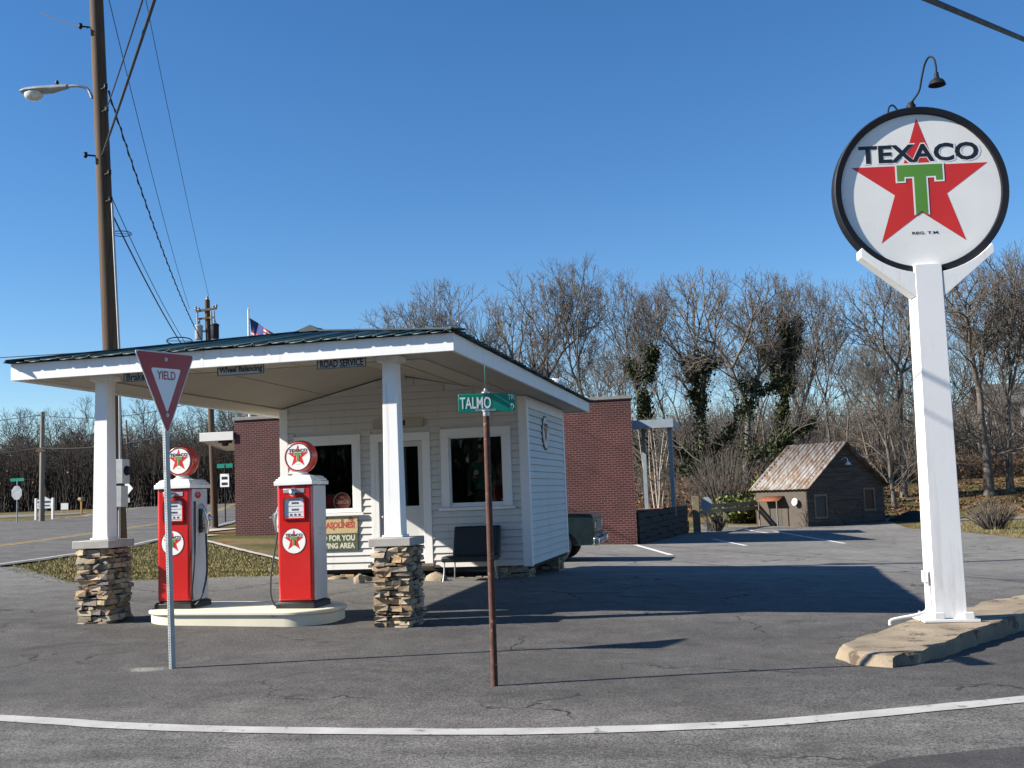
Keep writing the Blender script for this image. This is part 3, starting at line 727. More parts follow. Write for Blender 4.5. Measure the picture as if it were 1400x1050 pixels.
mb = MB(); mb.lathe([(.26, 0), (.26, .1), (.22, .2), (.12, .27), (0, .29)], (-3.75, 21.3, 3.62), n=24); mb.build('roof_vent', 'bone_white', ST)

# ------------------------------------------------------------------ signs on the station
def hanging_sign(txt, x0, x1, tw, tx, lab):
    t = thing('hanging_sign', lab, 'sign', ((x0+x1)/2, 12.12, 3.2), 'small lettered boards hanging behind the canopy fascia')
    mb = MB(); mb.box(x0, x1, 12.112, 12.128, 3.195, 3.335); mb.build('board', 'soffit_paint', t)
    mb = MB(); w = .008
    mb.box(x0, x1, 12.106, 12.1118, 3.195, 3.195+w); mb.box(x0, x0+w, 12.106, 12.1118, 3.195+w, 3.335); mb.box(x1-w, x1, 12.106, 12.1118, 3.195+w, 3.335)
    mb.build('border', 'sign_black', t)
    mb = MB(); text(mb, txt, (tx, 12.109, 3.257), (1, 0, 0), (0, 0, 1), tw, .095, .03); mb.build('lettering', 'sign_black', t)
hanging_sign("Brake", -7.69, -7.06, .27, -7.52, "small board lettered Brake, partly behind the yield sign")
hanging_sign("Wheel Balancing", -6.385, -5.755, .58, -6.07, "small board lettered Wheel Balancing under the canopy fascia")
hanging_sign("ROAD SERVICE", -5.055, -4.42, .56, -4.735, "small board lettered ROAD SERVICE beside the right post")
t = thing('gasoline_sign', 'weathered yellow and green tin sign lettered GASOLINES under the left window', 'sign', (-7.6, 18.46, .69))
mb = MB(); x0, x1, y = -8.22, -6.97, 18.447
mb.box(x0, x1, y, y+.02, .985, 1.285, 0); mb.box(x0, x1, y, y+.02, .68, .985, 1)
mb.build('plate', ['tin_yellow', 'tin_green'], t, bevel=.003)
mb = MB(); text(mb, "TEXACO GASOLINES!", (-7.605, y-.002, 1.14), (1, 0, 0), (0, 0, 1), 1.16, .115, .035); mb.build('red_lettering', 'faded_red', t)
mb = MB(); text(mb, "LOCALIZED FOR YOU", (-7.605, y-.002, .905), (1, 0, 0), (0, 0, 1), 1.16, .105, .04); text(mb, "DRIVING AREA", (-7.42, y-.002, .765), (1, 0, 0), (0, 0, 1), .78, .10, .04)
mb.build('cream_lettering', 'sign_cream', t)
mb = MB(); mb.tube([(-7.95, y-.006, .66), (-7.95, y-.006, 1.31)], .006, 6); mb.build('wire', 'rust', t)
t = thing('number_plate', 'faded board with one dark 8 above the station door', 'sign', (-6.2, 18.45, 2.86))
mb = MB(); mb.box(-6.62, -5.66, 18.44, 18.455, 2.86, 3.03); mb.build('board', 'soffit_paint', t)
mb = MB(); mb.box(-6.62, -5.66, 18.434, 18.4395, 2.86, 2.872); mb.box(-5.672, -5.66, 18.434, 18.4395, 2.872, 2.97); mb.box(-6.62, -6.608, 18.434, 18.4395, 2.872, 2.97); mb.build('border', 'plate_grey', t)
mb = MB(); text(mb, "8", (-6.03, 18.437, 2.95), (1, 0, 0), (0, 0, 1), .06, .1, .05); mb.build('lettering', 'sign_black', t)
t = thing('round_badge', 'round star emblem plate with dark rim on the right side wall', 'sign', (-3.74, 20.2, 2.73))
mb = MB(); mb.lathe([(.32, 0), (.335, .004), (.335, .014), (.32, .018), (0, .016)], (-3.754, 20.2, 2.73), (0, 1, 0), (0, 0, 1), (1, 0, 0), 40); mb.build('rim', 'sign_black', t)
mb = MB(); emblem(mb, (-3.734, 20.2, 2.73), (0, 1, 0), (0, 0, 1), .30, .002, False); mb.build('emblem', EM, t, sharp=0)
# things in the windows
t = thing('soda_disc', 'round faded red soda disc standing in the left window', 'sign', (-7.30, 18.72, 1.40))
mb = MB(); mb.lathe([(.155, 0), (.165, .008), (.165, .02), (.155, .026), (.14, .018), (0, .018)], (-7.30, 18.585, 1.566), (1, 0, 0), (0, 0, 1), (0, -1, 0), 40); mb.build('disc', 'coke_red', t)
mb = MB(); text(mb, "Coca-Cola", (-7.30, 18.565, 1.566), (1, .0, 0), (0, 0, 1), .25, .085, .02, 0, .35); text(mb, "DRINK", (-7.30, 18.565, 1.645), (1, 0, 0), (0, 0, 1), .08, .022, .02); mb.build('lettering', 'sign_cream', t)
mb = MB(); mb.lathe([(.157, 0), (.166, 0), (.166, .014), (.157, .014), (.157, 0)], (-7.30, 18.557, 1.566), (1, 0, 0), (0, 0, 1), (0, -1, 0), 40); mb.build('rim', 'plate_grey', t)
t = thing('picture_frame', 'small dark framed red picture leaning in the left window', 'picture', (-7.62, 18.75, 1.40))
mb = MB(); mb.box(-7.74, -7.51, 18.74, 18.76, 1.402, 1.72); mb.build('frame', 'black_base', t, bevel=.004)
mb = MB(); mb.box(-7.72, -7.53, 18.734, 18.739, 1.43, 1.70); mb.build('print', 'faded_red', t)
t = thing('paper_cup', 'small pale cup on the ledge in the right window', 'cup', (-4.28, 18.72, 1.40))
mb = MB(); mb.lathe([(.035, .001), (.045, .11), (.048, .112), (.046, .118), (0, .115)], (-4.28, 18.72, 1.40), n=20); mb.build('cup_body', 'bone_white', t)
mb = MB(); mb.lathe([(.0405, .05), (.0435, .08), (.0405, .05)], (-4.28, 18.72, 1.40), n=20); mb.build('cup_band', 'plate_grey', t)
# attendant figure standing behind the right window
def skin_mesh(name, verts, edges, radii, mats, parent, sub=2):
    me = bpy.data.meshes.new(name); off = WL[parent.name] if parent else Vector()
    me.from_pydata([Vector(v)-off for v in verts], edges, [])
    o = bpy.data.objects.new(name, me); COL.objects.link(o)
    if parent: o.parent = parent; WL[o.name] = WL[parent.name]
    sk = o.modifiers.new('skin', 'SKIN'); sk.use_smooth_shade = True
    for i, r in enumerate(radii):
        q = me.skin_vertices[0].data[i]; q.radius = r if isinstance(r, tuple) else (r, r); q.use_root = (i == 0)
    ss_ = o.modifiers.new('sub', 'SUBSURF'); ss_.levels = sub; ss_.render_levels = sub
    dg = bpy.context.evaluated_depsgraph_get(); em = bpy.data.meshes.new_from_object(o.evaluated_get(dg))
    o.modifiers.clear(); o.data = em
    for k in mats: em.materials.append(MATS[k])
    return o
px_, py_, pz_ = -4.74, 19.02, .70
pt = thing('person', 'person in a green work uniform and cap standing behind the right window', 'person', (px_, py_, pz_))
q = lambda x, y, z: (px_+x, py_+y, pz_+z)
V = [q(0, 0, .95), q(0, 0, 1.12), q(0, 0, 1.32), q(0, .01, 1.46), q(0, 0, 1.56), q(0, -.01, 1.66), q(0, -.015, 1.74)]
E_ = [(i, i+1) for i in range(6)]; Rr = [(.16, .11), (.155, .105), (.185, .11), (.11, .08), (.055, .055), (.078, .095), (.065, .08)]
for s in (-1, 1):
    b = len(V); V += [q(s*.20, 0, 1.43), q(s*.25, -.01, 1.16), q(s*.22, -.13, .97), q(s*.19, -.19, .93)]; E_ += [(3, b), (b, b+1), (b+1, b+2), (b+2, b+3)]; Rr += [.058, .045, .036, .032]
    b = len(V); V += [q(s*.095, 0, .86), q(s*.11, -.01, .47), q(s*.11, .01, .08), q(s*.12, -.13, .035)]; E_ += [(0, b), (b, b+1), (b+1, b+2), (b+2, b+3)]; Rr += [.085, .06, .045, .035]
body = skin_mesh('body', V, E_, Rr, ['skin', 'shirt_green', 'trouser_green'], pt)
for p in body.data.polygons:
    c = p.center; z = c.z; r_ = hypot(c.x, c.y)
    p.material_index = 0 if (z > 1.50 or (r_ > .2 and .85 < z < 1.0 and c.y < -.10)) else (1 if z > .95 else 2)
for s in (-1, 1):
    mb = MB(); mb.lathe([(.0, -.045), (.030, -.03), (.036, 0), (.030, .02), (0, .03)], q(s*.19, -.195, .925), (1, 0, 0), (0, .45, .9), (0, -.9, .45), 12)
    for k in range(4): mb.tube([q(s*.19+(k-1.5)*.018, -.205, .922), q(s*.19+(k-1.5)*.02, -.245, .905), q(s*.19+(k-1.5)*.018, -.255, .875)], [.010, .009, .007], 8)
    mb.tube([q(s*.19-s*.028, -.195, .935), q(s*.19-s*.058, -.225, .925), q(s*.19-s*.055, -.25, .905)], [.012, .01, .008], 8); mb.build('hand', 'skin', pt)
    mb = MB(); mb.lathe([(0, -.012), (.022, 0), (0, .012)], q(s*.083, 0, 1.655), (0, 1, 0), (0, 0, 1), (1, 0, 0), 10); mb.build('ear', 'skin', pt)
    mb = MB(); mb.box(px_+s*.032-.012, px_+s*.032+.012, py_-.112, py_-.1, pz_+1.668, pz_+1.680); mb.build('eye', 'sign_black', pt)
mb = MB(); mb.tube([q(0, -.095, 1.665), q(0, -.122, 1.635)], [.008, .014], 8); mb.build('nose', 'skin', pt)
mb = MB(); mb.box(px_-.025, px_+.025, py_-.113, py_-.1, pz_+1.603, pz_+1.611); mb.build('mouth', 'faded_red', pt)
mb = MB(); mb.lathe([(.092, 0), (.096, .03), (.115, .07), (.112, .095), (.05, .11), (0, .11)], q(0, 0, 1.715), (1, 0, 0), (0, 1.15, 0), n=28)
mb.add([q(cos(a)*.095*k, -.11*k*abs(sin(a))-.0, 1.715-.02*(k-1)*3) for k in (1, 1.55) for a in [pi*i/12 for i in range(13)]], [(i, i+1, i+14, i+13) for i in range(12)])
mb.build('cap', 'shirt_green', pt)
mb = MB(); mb.lathe([(.028, 0), (.028, .006), (0, .006)], q(0, -.128, 1.775), (1, 0, 0), (0, 0, 1), (0, -1, 0), 20); mb.build('cap_badge', 'bone_white', pt)
mb = MB(); mb.lathe([(.05, 0), (.05, .006), (0, .008)], q(-.08, -.128, 1.30), (1, 0, 0), (0, 0, 1), (0, -1, 0), 24); mb.build('shirt_patch', 'bone_white', pt)
mb = MB(); mb.lathe([(.042, 0), (.042, .004), (0, .005)], q(-.08, -.130, 1.235), (1, 0, 0), (0, 0, 1), (0, -1, 0), 24); mb.build('shirt_emblem', 'faded_red', pt)
mb = MB(); mb.lathe([(.165, 0), (.168, .035), (.165, .04)], q(0, 0, .95), (1, 0, 0), (0, .75, 0), n=28); mb.build('belt', 'black_base', pt)

# ------------------------------------------------------------------ bench seat
cx, cy = -4.72, 17.98; g = hz(cx, cy)+.03
t = thing('bench_seat', 'worn black vinyl double seat on thin metal legs against the station wall', 'seat', (cx, cy, g))
mb = MB(); mb.box(cx-.47, cx+.45, cy-.30, cy+.18, g+.33, g+.43); mb.build('seat', 'vinyl_black', t, bevel=.03, seg=3)
mb = MB(); mb.add([(cx+x, cy+y, g+z) for x, y, z in ((-.40, .16, .36), (.46, .16, .36), (.46, .26, .36), (-.40, .26, .36), (-.38, .30, .92), (.46, .30, .92), (.46, .38, .92), (-.38, .38, .92))],
       [(0, 3, 2, 1), (4, 5, 6, 7), (0, 1, 5, 4), (1, 2, 6, 5), (2, 3, 7, 6), (3, 0, 4, 7)]); mb.build('backrest', 'vinyl_black', t, bevel=.03, seg=3)
for s, e in ((-.42, -.25), (-.34, .14), (.38, -.25), (.38, .14)):
    mb = MB(); mb.tube([(cx+s, cy+e, g+.33), (cx+s*1.02, cy+e, g+.15), (cx+s*1.06, cy+e*1.15, g+.0)], .013, 8); mb.build('leg', 'dull_metal', t)
mb = MB(); mb.tube([(cx-.36, cy+.15, g+.31), (cx+.38, cy+.15, g+.31)], .011, 8); mb.build('stretcher', 'dull_metal', t)
# loose stones
def boulder(mb, c, a, b, h, seed):
    r = random.Random(seed); bm = bmesh.new(); bmesh.ops.create_icosphere(bm, subdivisions=2, radius=1)
    for v in bm.verts:
        k = 1+r.uniform(-.13, .13); mb_ = v.co*k; v.co = Vector((mb_.x*a+c[0], mb_.y*b+c[1], max(-.3, mb_.z)*h+c[2]))
    o = len(mb.v); mb.v += [tuple(v.co) for v in bm.verts]; mb.f += [tuple(v.index+o for v in f.verts) for f in bm.faces]; mb.m += [0]*len(bm.faces); bm.free()
for i, (x, y, a, b, h, lab) in enumerate([(-6.55, 17.35, .10, .12, .17, 'tan upright field stone leaning by the wall left of the right post'), (-6.62, 17.75, .17, .13, .10, 'long flat reddish stone lying behind the upright tan stone'),
        (-7.25, 18.1, .18, .12, .07, 'low flat stone at the foot of the wall under the gasoline sign'), (-5.35, 17.9, .2, .15, .15, 'dark broken stone lying just left of the black bench seat'), (-7.75, 18.15, .12, .1, .05, 'smallest flat stone by the wall, nearest the right pump')]):
    mb = MB(); boulder(mb, (x, y, hz(x, y)+.03), a, b, h, 60+i); tag(mb.build('stone', 'stone', None, sharp=30), lab, 'stone', 'loose stones along the station wall')
# ------------------------------------------------------------------ pump island and pumps
IX, IY, IZ = -6.30, 12.70, .10
t = thing('pump_island', 'cream painted round ended concrete pump island', 'pump island', (IX, IY, IZ), local=True)
def cap_outline(hx, hy, r, n=10):
    o = []
    for cx_, cy_, a0_ in ((hx-r, -hy+r, -pi/2), (hx-r, hy-r, 0), (-hx+r, hy-r, pi/2), (-hx+r, -hy+r, pi)):
        o += [(cx_+r*cos(a0_+i*pi/2/n), cy_+r*sin(a0_+i*pi/2/n)) for i in range(n+1)]
    return o
mb = MB(); rings = []
for e, z in ((0, -.2), (0, .135), (.018, .142), (.03, .155), (.03, .178), (.02, .19), (0, .196)):
    rings.append([(x, y, z) for x, y in cap_outline(1.24+e, .58+e, .50+e)])
n = len(rings[0])
for a, b in zip(rings, rings[1:]): mb.add(a+b, [(i, (i+1) % n, n+(i+1) % n, n+i) for i in range(n)])
mb.face(rings[-1]); mb.build('kerb', 'island_cream', t, sharp=25); place(t, (IX, IY, IZ), ry=.011)
def pump(label, x, y, z, side, hose_back):
    """side: +1 nozzle on the right flank, -1 on the left"""
    P = thing('gas_pump', label, 'gas pump', group='old red and white gas pumps on the island', local=True)
    w, d = .238, .245
    mb = MB(); mb.box(-w-.025, w+.025, -d-.03, d+.03, 0, .075); mb.box(-w-.012, w+.012, -d-.012, d+.012, .075, .09); mb.build('base', 'black_base', P, bevel=.006)
    mb = MB(); mb.box(-w, w, -d, d, .09, 1.575); mb.build('body', 'pump_red', P, bevel=.035, seg=3)
    for s in (-1, 1):
        mb = MB(); a, b = sorted((s*w-s*.006, s*(w+.012))); mb.box(a, b, -d+.045, d-.035, .10, 1.565); mb.build('side_panel', 'pump_grey', P, bevel=.008)
    mb = MB(); pr = [(w+.028, d+.028, 1.575), (w+.028, d+.028, 1.625), (w+.012, d+.012, 1.632), (w+.008, d+.008, 1.655), (w-.012, d-.012, 1.662), (w-.02, d-.02, 1.685), (w-.06, d-.06, 1.70)]
    V = [];
    for a, b, zz in pr: V += [(-a, -b, zz), (a, -b, zz), (a, b, zz), (-a, b, zz)]
    mb.add(V, [(0, 3, 2, 1)]+[(4*k+i, 4*k+(i+1) % 4, 4*k+4+(i+1) % 4, 4*k+4+i) for k in range(len(pr)-1) for i in range(4)]+[tuple(len(V)-4+i for i in range(4))])
    mb.build('cap', 'pump_white', P, bevel=.006, sharp=20)
    # dial window: recessed frame, face with rows of figures, pane
    mb = MB(); o_ = [(-.155, 1.14), (.155, 1.14), (.155, 1.395), (.135, 1.425), (-.135, 1.425), (-.155, 1.395)]; i_ = [(x_*.9, 1.155+(z_-1.14)*.9) for x_, z_ in o_]
    F = lambda pts, yy: [(a, yy, b) for a, b in pts]
    mb.add(F(o_, -d-.001)+F(o_, -d-.026)+F(i_, -d-.026)+F(i_, -d-.003), [(r_*6+k, r_*6+(k+1) % 6, r_*6+6+(k+1) % 6, r_*6+6+k) for r_ in range(3) for k in range(6)]); dial = mb.build('dial_frame', 'pump_red', P, sharp=20)
    mb = MB(); mb.face(F(i_, -d-.002)); dfc = mb.build('dial_face', 'reflective_white', dial)
    mb = MB()
    for zz, s_ in ((1.345, "888"), (1.26, "888"), (1.195, "8 8 8")): text(mb, s_, (.015, -d-.0035, zz), (1, 0, 0), (0, 0, 1), .10 if len(s_) == 3 else .15, .026, .03)
    text(mb, "GASOLINE", (0, -d-.0035, 1.392), (1, 0, 0), (0, 0, 1), .15, .016, .02)
    for zz in (1.305, 1.228, 1.172): mb.box(-.09, .12, -d-.0038, -d-.003, zz-.002, zz+.002)
    mb.build('dial_lettering', 'sign_black', dial)
    mb = MB(); mb.face(F([(a*.99, 1.2+(b-1.2)*.995) for a, b in i_], -d-.018)); mb.build('dial_pane', 'dial_glass', dial, sharp=0)
    mb = MB(); mb.box(-.145, .145, -d-.008, -d-.0005, 1.475, 1.53); pl = mb.build('lamp_plate', 'dull_metal', P, bevel=.003)
    mb = MB(); mb.lathe([(.035, 0), (.05, .02), (.045, .06), (.02, .08), (0, .085)], (0, -d-.008, 1.50), (1, 0, 0), (0, 0, 1), (0, -1, -.35), 20); mb.build('lamp', 'chrome', pl)
    mb = MB(); emblem(mb, (-.01, -d-.0035, .86), (1, 0, 0), (0, 0, 1), .157, .0012, False); em = mb.build('emblem', EM, P, sharp=0)
    mb = MB(); mb.lathe([(.157, 0), (.166, 0), (.166, .003), (.157, .003), (.157, 0)], (-.01, -d-.0005, .86), (1, 0, 0), (0, 0, 1), (0, -1, 0), 48); mb.build('emblem_ring', 'sign_black', em)
    # globe
    mb = MB(); mb.lathe([(.11, 1.695), (.115, 1.715), (.085, 1.725), (.085, 1.76)], n=28); mb.build('globe_collar', 'bone_white', P)
    gz_ = 1.945; mb = MB(); mb.lathe([(.172, -.098), (.185, -.1), (.197, -.088), (.213, -.045), (.217, 0), (.213, .045), (.197, .088), (.185, .1), (.172, .098)], (0, 0, gz_), (1, 0, 0), (0, 0, 1), (0, -1, 0), 56)
    gl = mb.build('globe', 'globe_red', P, sharp=60)
    mb = MB(); emblem(mb, (0, -.101, gz_), (1, 0, 0), (0, 0, 1), .172, .0012, True); mb.build('globe_lens', EM, gl, sharp=0)
    mb = MB(); emblem(mb, (0, .101, gz_), (-1, 0, 0), (0, 0, 1), .172, .0012, True); mb.build('globe_lens', EM, gl, sharp=0)
    mb = MB(); mb.lathe([(.171, 0), (.182, 0), (.182, .006), (.171, .006), (.171, 0)], (0, -.099, gz_), (1, 0, 0), (0, 0, 1), (0, -1, 0), 56); mb.build('lens_ring', 'sign_black', gl)
    # nozzle, boot, hose
    s = side; X = s*(w+.012)
    mb = MB(); mb.box(*sorted((X, X+s*.05)), -.05, .05, 1.02, 1.06); mb.box(*sorted((X, X+s*.03)), -.035, .035, .98, 1.30); mb.build('nozzle_boot', 'black_base', P, bevel=.006)
    mb = MB()
    mb.tube([(X+s*.02, -.01, 1.36), (X+s*.055, -.01, 1.33), (X+s*.085, -.01, 1.26), (X+s*.10, -.01, 1.2)], [.016, .018, .021, .026], 12)
    mb.tube([(X+s*.09, -.01, 1.22), (X+s*.11, -.01, 1.12), (X+s*.105, -.01, 1.03), (X+s*.095, -.01, .97)], [.05, .044, .034, .026], 14)
    mb.lathe([(.055, -.028), (.06, -.012), (.06, .012), (.055, .028), (0, .03)], (X+s*.11, -.01, 1.17), (1, 0, 0), (0, 0, 1), (0, -1, 0), 20)
    mb.tube([(X+s*.16, -.01, 1.17), (X+s*.20, -.01, 1.16)], .017, 10)
    mb.tube([(X+s*.125, -.01, 1.10), (X+s*.055, -.01, 1.08), (X+s*.04, -.01, 1.02), (X+s*.085, -.01, .985)], .009, 8)
    nz = mb.build('nozzle', 'chrome', P)
    mb = MB(); H = [(X+s*.095, -.01, .98), (X+s*.10, -.02, .9), (X+s*.125, -.05, .7), (X+s*.15, -.10, .45), (X+s*.135, -.16, .24), (X+s*.10, -.20, .12), (X+s*.05, -.22, .05), (X-s*.0, -.22, .04)]
    mb.tube(curve(H, 6), .013, 10); mb.build('hose', 'rubber', P)
    if hose_back:
        mb = MB(); mb.tube(curve([(X+s*.02, -.16, 1.40), (X+s*.022, -.165, 1.2), (X+s*.03, -.19, .8), (X+s*.045, -.26, .45), (X+s*.03, -.27, .25), (X+s*.012, -.22, .12)], 6), .012, 10); mb.build('hose', 'rubber', P)
        mb = MB(); mb.lathe([(.0, -.01), (.06, 0), (.06, .02), (0, .03)], (X-.002, -.06, 1.48), (0, 1, 0), (0, 0, .7), (s, 0, 0), 20); mb.build('hose_inlet', 'pump_red', P)
    else:
        mb = MB(); q = -s
        for zz in (.99, 1.01, .95, .93): mb.box(*sorted((q*(w+.0121), q*(w+.0135))), -.05, .05, zz, zz+.006)
        mb.build('vent_slot', 'plate_grey', P)
    P.scale = (.967, .967, .967); place(P, (x, y, z)); return P
pump('red and white gas pump with globe, left one, its nozzle hanging on the right flank', -7.18, 12.65, .298, 1, True)
pump('red and white gas pump with globe, nearer the right post, nozzle on its left flank', -5.52, 12.65, .28, -1, False)

# ------------------------------------------------------------------ traffic island and tall round sign
K = [(0.75, 10.36), (0.89, 10.69), (1.2, 11.34), (1.74, 12.42), (2.49, 13.4), (2.7, 13.84), (3.3, 14.6), (4.6, 16.8), (5.0, 16.2), (3.8, 14.0), (2.86, 12.63), (2.1, 11.38), (1.67, 10.5), (1.27, 9.87), (1.12, 9.72), (0.8, 9.93)]
r = random.Random(3); Kf = []
for i, p in enumerate(K):
    n_ = K[(i+1) % len(K)]; L = hypot(n_[0]-p[0], n_[1]-p[1]); k = max(1, int(L/.16))
    for j in range(k): Kf.append((p[0]+(n_[0]-p[0])*j/k+r.uniform(-.028, .028), p[1]+(n_[1]-p[1])*j/k+r.uniform(-.028, .028)))
mb = MB(); rings = []
cx, cy = 2.4, 12.9
for ins, z in ((-.06, -.25), (-.03, .0), (.0, .065), (.02, .085), (.05, .094)):
    rings.append([(p[0]+(cx-p[0])*ins/2+r.uniform(-.014, .014), p[1]+(cy-p[1])*ins/2+r.uniform(-.014, .014), z+r.uniform(-.012, .004)) for p in Kf])
n = len(Kf)
for a, b in zip(rings, rings[1:]): mb.add(a+b, [(i, (i+1) % n, n+(i+1) % n, n+i) for i in range(n)])
mb.face(rings[-1]); tag(mb.build('traffic_island', 'curb_concrete', None, sharp=40), 'low weathered tan concrete island under the tall round sign', 'kerb island')
TR = radians(8.2)
TS = thing('round_sign', 'tall white post carrying a big round white sign with red star and dark rim', 'sign', local=True)
mb = MB(); mb.frustum(0, 0, .012, 3.80, .164, .164, .142, .142); mb.build('post', 'post_paint', TS, bevel=.006)
mb = MB(); mb.box(-.30, .27, -.24, .27, 0, .03); 
for x, y in ((-.14, -.185), (.16, -.185)): mb.box(x-.05, x+.05, y-.05, y+.0, .03, .10)
mb.build('base_plate', 'white_paint', TS, bevel=.004)
for x, y in ((-.12, -.21), (.18, -.21), (.235, -.12), (-.25, .1)):
    mb = MB(); mb.lathe([(.022, .03), (.022, .05), (.012, .052), (.012, .085), (0, .087)], (x, y, 0), n=10); mb.build('bolt', 'dull_metal', TS)
mb = MB(); mb.tube(curve([(-.192, -.05, .62), (-.197, -.05, .5), (-.197, -.06, .3), (-.22, -.08, .12), (-.34, -.12, .07), (-.5, -.14, .045), (-.62, -.16, .02), (-.63, -.16, -.03)], 5), .016, 10); mb.box(-.235, -.19, -.09, -.01, .40, .52); mb.build('conduit', 'white_paint', TS, bevel=.002)
DZ, DR = 4.64, .935
mb = MB()
mb.lathe([(DR-.074, -.078), (DR-.012, -.084), (DR, -.072), (DR, .072), (DR-.012, .084), (DR-.074, .078), (DR-.079, .05), (DR-.079, -.05), (DR-.074, -.078)], (0, 0, DZ), (1, 0, 0), (0, 0, 1), (0, -1, 0), 96); mb.build('rim', 'black_iron', TS, sharp=40)
mb = MB(); mb.lathe([(DR-.079, -.045), (DR-.079, .045)], (0, 0, DZ), (1, 0, 0), (0, 0, 1), (0, -1, 0), 96); mb.build('sign_box', 'sign_white', TS, sharp=40)
mb = MB(); emblem(mb, (0, -.0465, DZ), (1, 0, 0), (0, 0, 1), DR-.08, .0011); mb.build('emblem', EM, TS, sharp=0)
for s in (-1, 1):
    pts = []; mb = MB()
    for i in range(11):
        a = radians(270+s*(9.5+i*3.75)); pts.append((cos(a)*(DR+.004), -.138, DZ+sin(a)*(DR+.004)))
    poly = [(s*.146, -.138, 3.45), (s*.155, -.138, 3.445), (s*.70, -.138, 3.90), (s*.70, -.138, 3.98)]+pts[::-1]+[(s*.146, -.138, pts[0][2])]
    mb.prism(poly, (0, .2, 0)); mb.build('cradle', 'white_paint', TS, bevel=.003)
mb = MB(); mb.lathe([(.035, 0), (.05, .01), (.05, .05), (.035, .06), (.035, .08), (0, .08)], (-.03, 0, DZ+DR-.006), n=16)
mb.tube(curve([(-.03, 0, DZ+DR+.07), (.01, 0, DZ+DR+.12), (.06, -.03, DZ+DR+.20), (.08, -.08, DZ+DR+.33), (.10, -.14, DZ+DR+.45), (.125, -.22, DZ+DR+.50), (.15, -.29, DZ+DR+.45), (.157, -.32, DZ+DR+.35), (.157, -.32, DZ+DR+.25)], 6), .011, 10)
lampA = mb.build('lamp_arm', 'black_iron', TS)
mb = MB(); mb.lathe([(.022, .05), (.026, 0), (.036, -.02), (.064, -.035), (.082, -.06), (.087, -.085), (.092, -.09), (.084, -.085), (.07, -.055), (.03, -.025), (0, -.018)], (.157, -.32, DZ+DR+.23), n=28); mb.build('lamp_shade', 'black_iron', lampA)
mb = MB(); mb.tube(curve([(-.29, 0, DZ+DR-.06), (-.27, 0, DZ+DR+.03), (-.23, 0, DZ+DR+.055), (-.19, 0, DZ+DR+.01), (-.18, 0, DZ+DR-.03)], 5), .010, 8); mb.build('lifting_loop', 'black_iron', TS)
place(TS, (1.98, 12.12, .095), TR)
TS.rotation_euler = (0, radians(.85), TR)

# ------------------------------------------------------------------ yield sign
g = hz(-5.53, 9.51)+.03
Y = thing('yield_sign', 'red and white triangular yield sign on a perforated grey post', 'sign', local=True)
mb = MB()
mb.box(-.026, .026, -.02, .02, -.2, 2.55); post = mb.build('post', 'galvanized', Y, bevel=.003)
mb = MB()
for i in range(98):
    z = .02+i*.0258; mb.face([(-.0265, cos(a)*.0065, z+sin(a)*.0065) for a in [k*pi/4 for k in range(8)]])
mb.build('hole', 'hole_black', post, sharp=0)
def tri(w, hh, r_, yy, zt):
    A, B, C_ = Vector((-w/2, zt)), Vector((w/2, zt)), Vector((0, zt-hh)); out = []
    for p, a, b in ((A, C_, B), (B, A, C_), (C_, B, A)):
        d1 = (a-p).normalized(); d2 = (b-p).normalized()
        for k in range(5):
            t_ = k/4; q_ = p+d1*r_*(1-t_)**2+d2*r_*t_**2; out.append((q_.x, yy, q_.y))
    return out
zt = 3.09; mb = MB(); mb.prism(tri(.76, .835, .045, -.024, zt), (0, .004, 0)); mb.build('panel', 'sign_edge', Y, sharp=0)
mb = MB(); mb.face(tri(.722, .795, .04, -.0265, zt-.012)); mb.build('red_face', 'yield_red', Y, sharp=0)
mb = MB(); mb.face(tri(.385, .445, .035, -.028, zt-.165)); mb.build('white_face', 'reflective_white', Y, sharp=0)
mb = MB(); text(mb, "YIELD", (0, -.0295, zt-.235), (1, 0, 0), (0, 0, 1), .235, .085, .02); mb.build('lettering', 'yield_red', Y, sharp=0)
for z in (zt-.075, zt-.63):
    mb = MB(); mb.lathe([(.02, 0), (.02, .004), (.01, .005), (.01, .012), (0, .012)], (0, -.027, z), (1, 0, 0), (0, 0, 1), (0, -1, 0), 12); mb.build('bolt', 'dull_metal', Y)
place(Y, (-5.53, 9.53, g), radians(72)); Y.rotation_euler = (Matrix.Rotation(radians(-1.25), 3, Vector((-.503, .864, 0)))@Matrix.Rotation(radians(72), 3, 'Z')).to_euler()
# ------------------------------------------------------------------ street name sign on the rusty post
g = hz(-2.12, 8.68)+.03
N_ = thing('street_sign', 'green street name sign on a tall rusty pipe post', 'sign', local=True)
mb = MB(); mb.tube([(0, 0, -.2), (0, 0, 1.2), (0, 0, 2.225)], [.029, .028, .026], 14); mb.build('post', 'rust', N_)
mb = MB(); mb.lathe([(.026, 2.226), (.028, 2.24), (.028, 2.262), (.035, 2.265), (.035, 2.275), (0, 2.276)], n=16); mb.box(-.03, .03, -.012, -.004, 2.262, 2.29); mb.box(-.085, .085, -.011, -.0045, 2.268, 2.286)
mb.box(-.03, .03, -.012, .012, 2.412, 2.424); mb.lathe([(.036, 2.42), (.036, 2.43), (.014, 2.445), (.012, 2.46), (0, 2.46)], n=14); mb.build('bracket', 'dull_metal', N_, bevel=.001)
mb = MB(); mb.box(-.232, .248, -.0035, .0035, 2.262, 2.418); bl = mb.build('blade', 'street_green', N_, bevel=.003)
mb = MB(); text(mb, "TALMO", (-.088, -.0055, 2.342), (1, 0, 0), (0, 0, 1), .262, .10, .012); text(mb, "TR", (.215, -.0055, 2.383), (1, 0, 0), (0, 0, 1), .056, .044, .006); text(mb, "O", (.222, -.0055, 2.305), (1, 0, 0), (0, 0, 1), .026, .05, .01)
mb.build('lettering', 'reflective_white', bl, sharp=0)
